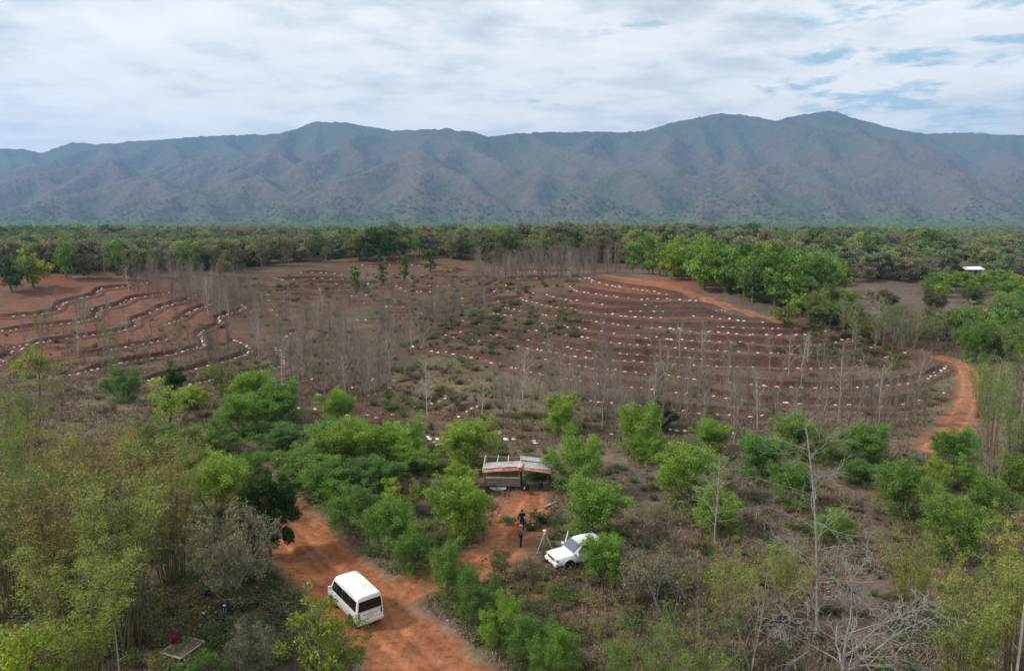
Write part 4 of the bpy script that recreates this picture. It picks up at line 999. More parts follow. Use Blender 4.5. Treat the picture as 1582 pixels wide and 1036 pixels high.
gx, gy = ground_scatter(90000, 26, 150, 1.25); gx = np.repeat(gx, 5) + rg5.normal(size=len(gx) * 5) * .12; gy = np.repeat(gy, 5) + rg5.normal(size=len(gy) * 5) * .12
n = len(gx); g0 = np.c_[gx, gy, gz(gx, gy) - .02]; a = rg5.uniform(0, 6.28, n); wv = (.018 + gy * .00035)[:, None] * np.c_[np.cos(a), np.sin(a), np.zeros(n)]
hgt = rg5.uniform(.18, .6, n); tip = g0 + np.c_[rg5.normal(size=n) * .16, rg5.normal(size=n) * .16, hgt]
gm = grass_mat('dry grass', [(0, (.14, .095, .065)), (.35, (.20, .15, .10)), (.7, (.27, .21, .14)), (.9, (.32, .26, .17)), (1, (.10, .13, .045))])
tag(add('dry_grass', mesh_np('dry_grass', np.stack([g0 - wv, g0 + wv, tip], 1).reshape(-1, 3), np.arange(3 * n).reshape(n, 3), gm)), 'dry pale grass tufts over the brown ground', 'dry grass', kind='stuff')
gx, gy = ground_scatter(170000, 26, 110, 1.3); n = len(gx); lc = np.c_[gx, gy, gz(gx, gy) + .03]
V, Q = leaf_set(rg5, lc, .20, .11, .35)
lm_ = grass_mat('fallen leaves', [(0, (.07, .045, .035)), (.4, (.15, .10, .075)), (.75, (.22, .16, .12)), (1, (.34, .27, .21))])
tag(add('leaf_litter', mesh_np('leaf_litter', V, Q, lm_)), 'brown fallen leaves lying over the ground between the bushes', 'leaf litter', kind='stuff')

# ------------------------------------------------------------------ white sacks along the terraces
def sack_mesh(seed):
    rg = np.random.default_rng(seed); nu, nv = 12, 7; V = []
    for j in range(nv):
        ph = -math.pi / 2 + math.pi * j / (nv - 1)
        for i in range(nu):
            th = 2 * math.pi * i / nu; f = lambda c, e: math.copysign(abs(c) ** e, c)
            x = .34 * f(math.cos(th), .55) * math.cos(ph) ** .6 if abs(math.cos(ph)) > 1e-6 else 0
            y = .20 * f(math.sin(th), .6) * math.cos(ph) ** .6 if abs(math.cos(ph)) > 1e-6 else 0
            z = .09 * math.sin(ph) + .08
            V.append((x + rg.normal() * .012, y * (1 + .12 * math.sin(4 * x + seed)) + rg.normal() * .01, max(0, z + .03 * math.sin(9 * x + seed) + rg.normal() * .008)))
    Q = [(j * nu + i, j * nu + (i + 1) % nu, (j + 1) * nu + (i + 1) % nu, (j + 1) * nu + i) for j in range(nv - 1) for i in range(nu)]
    return np.array(V), np.array(Q)
SACKM = simple('woven sack', (.80, .79, .77), .6, .3, var=.08, scale=9, bump=.3, dirt=((.45, .33, .26), .35))
_b = NB(SACKM.node_tree); _p = [n_ for n_ in SACKM.node_tree.nodes if n_.type == 'BSDF_PRINCIPLED'][0]; _src = _p.inputs['Base Color'].links[0].from_socket; _g = _b.n('ShaderNodeNewGeometry')
_oi = _b.n('ShaderNodeObjectInfo'); _rr = _b.math('FRACT', _b.math('ADD', _oi.outputs['Random'], _g.outputs['Random Per Island']))
_b.l(_b.mix(1.0, _src, _b.ramp(_rr, [(0, (.55, .49, .44)), (.3, (.85, .83, .80)), (1, (1.08, 1.08, 1.08))]), 'MULTIPLY'), _p.inputs['Base Color'])
SM_ = [sack_mesh(s) for s in range(4)]; SME = [mesh_np('sack', v, q, SACKM, True) for v, q in SM_]
WHERE = {'red': ('the red left slope', ['topmost long terrace of', 'second terrace of', 'third terrace of', 'left-end terrace of', 'fourth terrace of', 'short upper-right terrace of', 'winding fifth terrace of', 'winding sixth terrace of', 'lowest terrace of']),
         'fold': ('the brown fold', ['short upper terrace of', 'second terrace of', 'curling terrace of', 'small inner loop of', 'long lower terrace of', 'hooked terrace of', 'short side line right of', 'red patch just below', 'bare ground under']),
         'dome': ('the terraced dome', ['small top terrace of', 'first full terrace of', 'second terrace of', 'third terrace of', 'short inner terrace of', 'fourth terrace of', 'inner right terrace of', 'fifth terrace of', 'sixth terrace of', 'seventh terrace of', 'eighth terrace of', 'short left-end terrace of', 'long lower terrace of', 'second-lowest terrace of', 'lowest terrace of']),
         'mid': ('the middle slope', None)}
sacks = []
for zone, Ps in TW.items():
    for li, P in enumerate(Ps):
        st = {'red': 1.75, 'fold': 2.3, 'dome': 1.95, 'mid': 3.4}[zone]
        Q = resample(P, st); tg = np.gradient(Q, axis=0); nrm = np.c_[-tg[:, 1], tg[:, 0]]; nrm /= np.linalg.norm(nrm, axis=1)[:, None] + 1e-9
        for q, t, m_ in zip(Q, tg, nrm):
            if rg5.random() < {'red': .08, 'fold': .2, 'dome': .08, 'mid': .35}[zone]: continue
            if fbm(q[0] / 5.0 + li * 7, q[1] / 5.0, 2, 77) > .70: continue
            p = q + m_ * rg5.normal() * .3 - m_ * .35 + t * rg5.normal() * .17
            if roadm(p[0:1], p[1:2])[0] > .3: continue
            sacks.append((p[0], p[1], math.atan2(t[1], t[0]) + rg5.normal() * .6, zone, li))
for px, py in [(655,667),(661,675),(664,679),(672,683),(676,689),(682,692),(694,679),(772,673),(782,680),(825,684),(945,671),(1035,664),(1045,666),(1058,667),(1108,668),(1134,671),(1158,673),(1268,750),(911,431),(914,436),(951,443),(958,444)]:
    x, y = hit(px, py); sacks.append((float(x[0]), float(y[0]), rg5.uniform(0, 3), 'fold' if px < 850 else 'dome', 7 if px < 690 else 8 if px < 850 else 14 if py > 600 else 0))
sacks.sort(key=lambda s_: s_[1]); print('sacks', len(sacks))
rank = {}
for zone_li in {(s_[3], s_[4]) for s_ in sacks}:
    mem = sorted([i for i, s_ in enumerate(sacks) if (s_[3], s_[4]) == zone_li], key=lambda i: sacks[i][0] / sacks[i][1])
    for k, i in enumerate(mem): rank[i] = nth(k + 1)
for i, (x, y, a, zone, li) in enumerate(sacks[:298]):
    pl, nm = WHERE[zone]; k = float(rg5.uniform(.8, 1.2)); where = (nm[min(li, len(nm) - 1)] + ' ' + pl) if nm else 'a terrace of ' + pl
    if zone == 'dome' and li == 14 and 0: pass
    o = add('sack', SME[i % 4], None, (x, y, float(gz(x, y)) + .02)); o.rotation_euler = (0, 0, a); o.scale = (k * float(rg5.uniform(.8, 1.15)), k * float(rg5.uniform(.8, 1.2)), k * float(rg5.uniform(.7, 1.2)))
    tag(o, 'white sack, ' + rank[i] + ' from the left on the ' + where, 'sack', 'white sacks, ' + where)
V = []; Q = []; off = 0
for i, (x, y, a, zone, li) in enumerate(sacks[298:]):
    v, q = SM_[i % 4]; k = rg5.uniform(.9, 1.25); c, s_ = math.cos(a) * k, math.sin(a) * k
    V.append(np.c_[v[:, 0] * c - v[:, 1] * s_ + x, v[:, 0] * s_ + v[:, 1] * c + y, v[:, 2] * 1.15 * k + float(gz(x, y)) + .02]); Q.append(q + off); off += len(v)
tag(add('distant_sacks', mesh_np('distant_sacks', np.concatenate(V), np.concatenate(Q), SACKM, True)), 'white sacks dotted along the farther terraces', 'sacks', kind='stuff')
# ------------------------------------------------------------------ builders for made things
class Geo:
    def __init__(s): s.V = []; s.Fq = {}; s.n = 0
    def put(s, V, Fs):
        V = np.asarray(V, float); s.V.append(V)
        for f in Fs: s.Fq.setdefault(len(f), []).append([i + s.n for i in f])
        s.n += len(V); return s
    def box(s, c, d, R=None, taper=1.0):
        c = np.array(c, float); d = np.array(d, float) / 2
        P = np.array([[x * (taper if z > 0 else 1), y * (taper if z > 0 else 1), z] for z in (-1, 1) for x, y in ((-1, -1), (1, -1), (1, 1), (-1, 1))]) * d
        if R is not None: P = P @ np.array(R).T
        return s.put(P + c, [(3, 2, 1, 0), (4, 5, 6, 7), (0, 1, 5, 4), (1, 2, 6, 5), (2, 3, 7, 6), (3, 0, 4, 7)])
    def rod(s, a, b, r, r2=None, n=8):
        a = np.array(a, float); b = np.array(b, float); d = unit(b - a); r2 = r if r2 is None else r2
        ref = np.array([1.0, 0, 0]) if abs(d[0]) < .8 else np.array([0, 1.0, 0]); u = unit(np.cross(d, ref)); w = np.cross(d, u)
        an = np.arange(n) * 2 * math.pi / n; ring = np.cos(an)[:, None] * u + np.sin(an)[:, None] * w
        s.put(np.r_[a + ring * r, b + ring * r2], [(i, (i + 1) % n, n + (i + 1) % n, n + i) for i in range(n)] + [tuple(range(n - 1, -1, -1)), tuple(range(n, 2 * n))]); return s
    def plank(s, a, b, w, t, up=(0, 0, 1)):
        a = np.array(a, float); b = np.array(b, float); d = unit(b - a); sd = unit(np.cross(d, np.array(up, float))); u = np.cross(sd, d)
        return s.box((a + b) / 2, (np.linalg.norm(b - a), w, t), np.c_[d, sd, u])
    def lathe(s, prof, c=(0, 0, 0), axis=1, n=20):
        c = np.array(c, float); m = len(prof); an = np.arange(n) * 2 * math.pi / n; P = []
        for r, h in prof:
            for t in an:
                v = [0, 0, 0]; o = [k for k in range(3) if k != axis]; v[axis] = h; v[o[0]] = r * math.cos(t); v[o[1]] = r * math.sin(t); P.append(v)
        Fs = [(j * n + i, j * n + (i + 1) % n, (j + 1) * n + (i + 1) % n, (j + 1) * n + i) for j in range(m - 1) for i in range(n)]
        Fs += [tuple(range(n - 1, -1, -1)), tuple(range((m - 1) * n, m * n))]
        return s.put(np.array(P) + c, Fs)
    def grid(s, fn, us_, vs_):
        P = [fn(u, v) for v in vs_ for u in us_]; nu = len(us_)
        return s.put(P, [(j * nu + i, j * nu + i + 1, (j + 1) * nu + i + 1, (j + 1) * nu + i) for j in range(len(vs_) - 1) for i in range(nu - 1)])
    def make(s, name, m, parent=None, loc=(0, 0, 0), smooth=False, bevel=0, solid=0):
        me = mesh_np(name, np.concatenate(s.V), [np.array(f) for f in s.Fq.values()], m, smooth)
        o = add(name, me, parent, loc)
        if solid: md = o.modifiers.new('solid', 'SOLIDIFY'); md.thickness = solid; md.offset = -1
        if bevel:
            md = o.modifiers.new('bevel', 'BEVEL'); md.width = bevel; md.segments = 2; md.limit_method = 'ANGLE'; md.angle_limit = math.radians(40)
        return o
WOOD = simple('weathered wood', (.26, .215, .18), .9, .1, var=.35, scale=5, bump=.4)
PALEW = simple('pale dry wood', (.50, .45, .38), .9, .1, var=.25, scale=6, bump=.3)
DARKW = simple('dark old wood', (.10, .078, .062), .9, .1, var=.35, scale=5, bump=.3)
TIN = simple('grey corrugated tin', (.42, .41, .43), .55, .4, .15, var=.18, scale=2.5, dirt=((.30, .16, .11), .6))
RUST = simple('rusty corrugated tin', (.36, .125, .075), .8, .2, 0, var=.35, scale=3.5, dirt=((.50, .30, .22), .7))
PINKT = simple('faded pinkish tin', (.62, .42, .34), .7, .2, 0, var=.2, scale=4)
BLACKP = simple('black plastic', (.018, .020, .024), .45, .4)
WHITEC = simple('white car paint', (.80, .81, .82), .25, .5, var=.03, scale=2, dirt=((.60, .52, .45), .35))
VANW = simple('white van paint', (.80, .80, .80), .3, .5, var=.03, scale=2, dirt=((.58, .50, .43), .45))
for _m, _k in ((WHITEC, .55), (VANW, .75)):      # red road dust settled on the lower panels
    _b = NB(_m.node_tree); _p = [n_ for n_ in _m.node_tree.nodes if n_.type == 'BSDF_PRINCIPLED'][0]; _src = _p.inputs['Base Color'].links[0].from_socket
    _t = _b.n('ShaderNodeTexCoord'); _sp = _b.n('ShaderNodeSeparateXYZ'); _b.l(_t.outputs['Object'], _sp.inputs[0]); _nz = _b.noise(_t.outputs['Object'], 3.5, 5, .65)
    _b.l(_b.mix(_b.math('MULTIPLY', _b.ramp(_b.math('ADD', _sp.outputs[2], _b.math('MULTIPLY', _nz, .5)), [(.45, 1.0), (.98, .12), (1.0, .0)]), _k), _src, (.44, .27, .19)), _p.inputs['Base Color'])
GLASSD = simple('dark tinted glass', (.010, .011, .012), .16, .4, var=.05)
GLASSB = simple('windscreen glass', (.10, .13, .16), .08, .7, var=.1)
RUBBER = simple('tyre rubber', (.018, .018, .018), .85, .2, dirt=((.10, .055, .035), .5))
CHROME = simple('bright metal', (.62, .63, .65), .3, .6, .8, var=.05)
REDL = simple('red lamp', (.35, .03, .03), .25, .5)
CLEARL = simple('clear lamp', (.38, .41, .44), .2, .6, .2)
GREYP = simple('grey plastic', (.12, .12, .125), .6, .3)
PLATE = simple('number plate white', (.62, .62, .58), .5, .3)
ORANGE = simple('orange plastic', (.75, .10, .035), .5, .3, var=.1)
MAROON = simple('maroon cloth', (.115, .010, .028), .9, .1, var=.3, scale=8, bump=.4)
SKIN = simple('skin', (.22, .125, .085), .55, .3, var=.08)
HAIR = simple('black hair', (.012, .010, .010), .6, .3)
NAVY = simple('dark navy cloth', (.022, .026, .045), .9, .1, var=.25, scale=8, bump=.2)
GREYB = simple('grey blue cloth', (.15, .17, .215), .9, .1, var=.25, scale=8, bump=.2)
DKTR = simple('black trousers cloth', (.020, .021, .032), .9, .1, var=.25, scale=8)
PALEC = simple('pale cap cloth', (.42, .42, .40), .9, .1)
GREYT = simple('grey trousers cloth', (.13, .14, .155), .9, .1, var=.2, scale=8)

# ------------------------------------------------------------------ the open shelter
def corr(g, x0, x1, y0, y1, zf, pitch=.13, amp=.016):
    n = int((x1 - x0) / pitch * 6); xs = np.linspace(x0, x1, n); ys_ = np.linspace(y0, y1, 4)
    g.grid(lambda u, v: (u, v, zf(u, v) + amp * math.sin(2 * math.pi * u / pitch)), xs, ys_); return g
hx, hy, hz = at(798, 758)
dep = hy * CP - (hz - CAMH) * SP; mpp = dep / F; HW = 104 * mpp / 2
hut = thing('open_shelter', 'ramshackle wooden shelter with half-missing rusty tin roof at the end of the red driveway', 'shelter', (hx, hy, hz), math.radians(-3))
def hutz(y): return 2.0 + .07 * y
xL, xM, xR = -HW + .12, .35, HW - .15
for x, y, r, lean in ((xL, .1, .055, .02), (xM, .1, .07, 0), (xR, .1, .06, .03), (xL, 2.5, .05, -.03), (xM, 2.5, .055, 0), (xR + .1, 2.5, .05, .04), (xR + .32, .15, .035, .12)):
    Geo().rod((x + lean, y, -.15), (x - lean, y, hutz(y) + (.30 if y > 1 and x < 1 else .02)), r, r * .8).make('post', DARKW if x > 0 else WOOD, hut)
for x in np.linspace(xL - .1, xM, 4):
    l = float(rg5.uniform(-.12, .12)); Geo().plank((x, -.2, hutz(-.2) - .05), (x + l, 2.5, hutz(2.5) + .24), .075, .06).make('rafter', PALEW, hut)
Geo().rod((xL - .6, 2.3, hutz(2.5) + .18), (xM + .1, 2.35, hutz(2.5) + .16), .035).make('purlin', WOOD, hut)
Geo().rod((xL - .7, .05, hutz(0) - .09), (xR + 1.3, .12, hutz(0) - .10), .04).make('purlin', WOOD, hut)
Geo().rod((xL - .2, 1.3, hutz(1.3) - .02), (xR, 1.3, hutz(1.3) - .06), .035).make('purlin', WOOD, hut)
for x in (xM + .1, (xM + xR) / 2, xR): Geo().plank((x, -.2, hutz(-.2) - .06), (x, 2.5, hutz(2.5) - .04), .07, .06).make('rafter', WOOD, hut)
o = corr(Geo(), xL - .15, xM + .05, .05, 1.35, lambda u, v: hutz(v) + .02 + .24 * (u - xL) / 3).make('roof_sheet', TIN, hut, smooth=True, solid=.006); o['label'] = 'grey tin sheet over the left bay'
o = corr(Geo(), xL - .13, xM + .10, -.42, .16, lambda u, v: hutz(v) - .05 + .24 * (u - xL) / 3 + .10 * (v - .1) * 1.6 + .02 * math.sin(u * 3)).make('roof_sheet', RUST, hut, smooth=True, solid=.006); o['label'] = 'rusty eave sheet over the left bay'
o = corr(Geo(), xM - .05, xR + .15, .10, 1.45, lambda u, v: hutz(v) + .22 - .10 * (u - xM)).make('roof_sheet', TIN, hut, smooth=True, solid=.006)
o = corr(Geo(), xM + .02, xR - .25, 1.48, 2.45, lambda u, v: hutz(v) + .30 - .12 * (u - xM)).make('roof_sheet', TIN, hut, smooth=True, solid=.006)
o = corr(Geo(), xM, xR + .25, -.35, .20, lambda u, v: hutz(v) + .20 - .12 * (u - xM) + .12 * (v - .1)).make('roof_sheet', RUST, hut, smooth=True, solid=.006); o['label'] = 'rusty eave sheet over the right bay'
g = Geo(); g.grid(lambda u, v: (xM - .28 + .42 * u + .25 * v * .5, -.34 + 1.05 * v, hutz(-.3 + v) + .30 + .05 * math.sin(3 * u)), np.linspace(0, 1, 5), np.linspace(0, 1, 5)); g.make('roof_sheet', PINKT, hut, smooth=True, solid=.008)['label'] = 'faded pinkish sheet patched over the middle of the roof'
g = Geo(); g.grid(lambda u, v: (xR - .02 + .40 * u + .25 * (1 - v), .2 + 1.6 * v, hutz(v * 1.5) + .13 - .28 * u), np.linspace(0, 1, 4), np.linspace(0, 1, 5)); g.make('roof_sheet', simple('mossy pale sheet', (.42, .47, .38), .9, .1, var=.3, scale=5), hut, smooth=True, solid=.01)['label'] = 'mossy pale sheet hanging at the right end'
g = Geo()
for k in range(5): g.box(((xL + xM) / 2 + float(rg5.normal()) * .01, .08, .47 + k * .125), (xM - xL - .12, .025, .112))
g.box(((xL + xM) / 2, .05, 1.10), (xM - xL + .05, .06, .07))
for x in (xL + .05, -1.0, -.2, xM - .08): g.box((x, .045, .74), (.07, .04, .70))
g.make('wall_panel', WOOD, hut)['label'] = 'low grey plank wall at the front of the left bay'
g = Geo()
for k in range(12): g.box((xL + .15 + k * .245, 2.42, 1.05), (.225, .025, 1.35 + float(rg5.uniform(-.12, .12))))
g.make('wall_panel', DARKW, hut)
g = Geo()
for k in range(6): g.plank((xL - .10, .25 + k * .22, .35 + .10 * k), (xL - .02 + .05 * math.sin(k), .22 + k * .28, 1.85), .13, .02, (1, 0, 0))
g.make('wall_panel', PALEW, hut)['label'] = 'pale upright boards at the left side'
g = Geo()
for k in range(12): g.box(((xL + xM) / 2, .2 + k * .2, .40), (xM - xL - .05, .18, .03))
for x in (xL + .2, -1.3, xM - .2):
    for y in (.25, 2.2): g.rod((x, y, -.1), (x, y, .385), .05)
g.make('floor_deck', WOOD, hut)
g = Geo(); g.grid(lambda u, v: (xL + .5 + 1.5 * u, -.08 - .22 * v, .37 - .24 * math.sin(math.pi * u) * v - .04 * v), np.linspace(0, 1, 10), np.linspace(0, 1, 4)); g.make('sagging_sheet', TIN, hut, smooth=True, solid=.006)
g = Geo(); g.rod((xL + .35, 1.2, .415), (xL + .35, 1.2, .75), .16, .14, 14); g.box((xL + .95, 1.1, .56), (.5, .4, .28)); g.make('crate', PALEW, hut)

def W2(o, p):   # local point of a placed root to world
    a = o.rotation_euler[2]; return (o.location[0] + p[0] * math.cos(a) - p[1] * math.sin(a), o.location[1] + p[0] * math.sin(a) + p[1] * math.cos(a))
def chair(px, py, rz, label):
    x, y, z = at(px, py); t = thing('plastic_chair', label, 'chair', (x, y, z), rz, 'black chairs in front of the shelter')
    Geo().box((0, 0, .43), (.46, .44, .035)).make('seat', BLACKP, t, bevel=.012)
    Geo().grid(lambda u, v: ((u - .5) * (.46 - .05 * v), .22 + .10 * v + .05 * (abs(u - .5) * 2) ** 2 * -1, .44 + .50 * v), np.linspace(0, 1, 7), np.linspace(0, 1, 5)).make('backrest', BLACKP, t, smooth=True, solid=.02)
    for sx in (-1, 1):
        for sy in (-1, 1): Geo().rod((sx * .20, sy * .18, .42), (sx * .24, sy * .23, -.01), .022, .018).make('leg', BLACKP, t)
        g = Geo(); g.rod((sx * .24, -.20, .43), (sx * .25, -.18, .66), .018); g.box((sx * .25, .02, .67), (.05, .44, .025)); g.make('armrest', BLACKP, t, bevel=.006)
    return t
c1 = chair(813, 761, math.radians(200), 'black plastic chair left of the two at the shelter, with a white bag')
c2 = chair(835, 758, math.radians(172), 'black plastic chair right of the two at the open side of the shelter')
bx, by = W2(c1, (.05, -.05)); g = Geo(); g.lathe([(.02, 0), (.13, .02), (.15, .08), (.11, .16), (.03, .20)], axis=2, n=12)
tag(g.make('plastic_bag', SACKM, None, (bx, by, c1.location[2] + .45), smooth=True), 'small white bag lying on the left black chair', 'bag')

# ------------------------------------------------------------------ vehicles
HALF = [(0, 0), (.80, 0), (.93, .03), (.985, .10), (1.0, .22), (1.0, .42), (.985, .52), (.95, .70), (.91, .85), (.86, .93), (.76, .975), (.45, .995), (0, 1.0)]
def ring_a(b): return float(np.interp(b, [p[1] for p in HALF[3:]], [p[0] for p in HALF[3:]]))
BOXY = [(0, 0), (.80, 0), (.93, .03), (.985, .10), (1.0, .22), (1.0, .42), (.995, .55), (.985, .75), (.97, .88), (.94, .95), (.86, .985), (.45, .998), (0, 1.0)]
def shell(g, st, HALF=HALF):
    """st: (x, zbottom, ztop, halfwidth, tumblehome)"""
    pts = HALF + [(-a, b) for a, b in HALF[-2:0:-1]]; n = len(pts); V = []
    for x, zb, zt, hw, tb in st:
        for a, b in pts: V.append((x, a * hw * (1 - tb * max(b - .45, 0) / .55), zb + b * (zt - zb)))
    m = len(st)
    g.put(V, [(j * n + i, j * n + (i + 1) % n, (j + 1) * n + (i + 1) % n, (j + 1) * n + i) for j in range(m - 1) for i in range(n)] + [tuple(range(n - 1, -1, -1)), tuple(range((m - 1) * n, m * n))])
    def side(x, z, s):
        v = [float(np.interp(x, [q[0] for q in st], [q[k] for q in st])) for k in range(1, 5)]; b = (z - v[0]) / (v[1] - v[0])
        return s * float(np.interp(b, [q[1] for q in HALF[3:]], [q[0] for q in HALF[3:]])) * v[2] * (1 - v[3] * max(b - .45, 0) / .55)
    return side
def wheel(parent, x, y, s, r=.36, w=.22):
    t = Geo().lathe([(r * .62, -w / 2), (r * .93, -w / 2), (r, -w / 2 + .03), (r, w / 2 - .03), (r * .93, w / 2), (r * .62, w / 2)], (0, 0, 0), 1, 26).make('wheel', RUBBER, parent, (x, y, r), smooth=False)
    g = Geo(); g.lathe([(r * .60, s * w * .30), (r * .60, s * w * .46), (r * .54, s * w * .46), (r * .2, s * w * .40), (r * .16, s * w * .50), (.01, s * w * .50)], n=20)
    for k in range(6):
        a = k * math.pi / 3; g.plank((0, s * w * .44, 0), (math.cos(a) * r * .56, s * w * .46, math.sin(a) * r * .56), .05, .02, (0, 1, 0))
    g.make('rim', CHROME, t, bevel=0)
def panel(side, x0, x1, z0, z1, s, rake0=0, rake1=0, off=.012):
    def f(u, v):
        z = z0 + (z1 - z0) * v; x = (x0 + rake0 * v) * (1 - u) + (x1 + rake1 * v) * u; return (x, side(x, z, s) + s * off, z)
    g = Geo(); g.grid(f, np.linspace(0, 1, 7) if s < 0 else np.linspace(1, 0, 7), np.linspace(0, 1, 4)); return g
def text_mesh(parent, body, size, loc, rot, m, name='lettering'):
    c = bpy.data.curves.new(name, 'FONT'); c.body = body; c.size = size; c.align_x = 'CENTER'; c.align_y = 'CENTER'; c.extrude = .002
    o = bpy.data.objects.new(name, c); COL.objects.link(o); dg = bpy.context.evaluated_depsgraph_get(); me = bpy.data.meshes.new_from_object(o.evaluated_get(dg)); bpy.data.objects.remove(o)
    me.materials.clear(); me.materials.append(m); q = add(name, me, parent, loc); q.rotation_euler = rot; return q
def ray_at_height(px, py, z):
    rx, ry, rz_ = ray(px, py); t = (z - CAMH) / rz_; return float(rx * t), float(ry * t)
def van():
    px = (572.5, 960.5); x0, y0, z0 = at(*px); x, y = ray_at_height(px[0], px[1], z0 + .36)
    yaw = math.radians(127); L = 4.45; cx = x + math.cos(yaw) * L / 2; cy = y + math.sin(yaw) * L / 2
    z0 = float(gz(cx, cy)) + .02
    t = thing('passenger_van', 'dusty white high-roof passenger van parked on the red dirt road seen from behind', 'van', (cx, cy, z0), yaw)
    g = Geo(); st = [(-2.225, .38, 2.05, .835, .13), (-2.20, .35, 2.10, .86, .13), (-2.12, .33, 2.13, .87, .13), (-1.6, .32, 2.15, .87, .13), (0, .32, 2.15, .87, .13), (1.0, .32, 2.13, .87, .14), (1.22, .32, 2.05, .87, .16), (1.62, .33, 1.55, .86, .14), (1.86, .35, 1.15, .85, .08), (2.12, .38, 1.02, .82, .06), (2.22, .45, .86, .76, .04)]
    side = shell(g, st, BOXY); body = g.make('body', VANW, t, smooth=True); md = body.modifiers.new('edge', 'EDGE_SPLIT'); md.split_angle = math.radians(38)
    def rear(u, v, z0_=1.20, z1_=1.84, w0=.76, w1=.70): return (-2.238, (1 - 2 * u) * (w0 + (w1 - w0) * v), z0_ + (z1_ - z0_) * v)
    g = Geo(); g.grid(lambda u, v: rear(u, v), np.linspace(0, 1, 9), np.linspace(0, 1, 3)); g.make('rear_window', GLASSD, t, smooth=True)
    for s in (-1, 1):
        for (a, b, r0, r1) in ((-2.06, -1.16, 0, 0), (-1.13, -.17, 0, 0), (-.13, .70, 0, 0), (.73, 1.52, 0, -.36)): panel(side, a, b, 1.20, 1.82, s, r0, r1).make('side_window', GLASSD, t, smooth=True)
        panel(side, -2.20, -2.08, .78, 1.12, s, 0, 0, .014).make('tail_light', REDL, t, smooth=True)
        g = Geo(); g.box((-2.232, s * .72, .95), (.03, .10, .34)); g.make('tail_light', REDL, t, bevel=.01)
        panel(side, -1.15, -1.13, .42, 2.0, s, off=.004).make('door_seam', GREYP, t); panel(side, -.16, -.14, .42, 2.0, s, off=.004).make('door_seam', GREYP, t)
        g = Geo(); g.box((1.42, s * 1.0, 1.28), (.10, .16, .24)); g.rod((1.42, s * .84, 1.25), (1.42, s * .94, 1.25), .02); g.make('mirror', WHITEC, t, bevel=.02)
        for x_ in (-1.38, 1.42):
            g = Geo(); g.lathe([(.43, s * .868), (.43, s * .874), (.36, s * .874)], (x_, 0, .36), 1, 24); g.make('wheel_arch', GREYP, t); wheel(t, x_, s * .80, s, .335, .20)
    g = Geo(); g.box((-2.27, 0, .50), (.13, 1.66, .22)); g.make('rear_bumper', VANW, t, bevel=.04)
    g = Geo(); g.box((-2.245, 0, .80), (.02, .44, .15)); pl = g.make('number_plate', PLATE, t)
    g = Geo(); g.box((-2.245, 0, .955), (.02, .95, .03)); g.make('tailgate_handle', GREYP, t, bevel=.008)
    g = Geo(); g.lathe([(.055, -2.245), (.05, -2.236)], (0, 0, 1.09), 0, 16); g.make('badge', CHROME, t)
    for zz, w in ((.66, 1.5), (1.15, 1.62)): Geo().box((-2.226, 0, zz), (.012, w, .008)).make('tailgate_seam', GREYP, t)
    Geo().box((-2.17, 0, 2.005), (.05, .26, .035)).make('brake_light', REDL, t, bevel=.008)
    g = Geo(); g.rod((-2.25, -.1, 1.22), (-2.255, .34, 1.42), .010); g.make('wiper', BLACKP, t)
    g = Geo(); g.grid(lambda u, v: (1.665 - .46 * v + .012, (1 - 2 * u) * (.74 - .06 * v), 1.53 + .50 * v + .015), np.linspace(0, 1, 7), np.linspace(0, 1, 4)); g.make('windscreen', GLASSD, t, smooth=True)
    for s in (-1, 1): Geo().box((2.17, s * .62, .86), (.10, .28, .18)).make('headlight', CLEARL, t, bevel=.03)
    g = Geo(); g.box((2.22, 0, .55), (.14, 1.60, .24)); g.make('front_bumper', VANW, t, bevel=.05)
    for k in range(-2, 3): g = Geo()
    return t
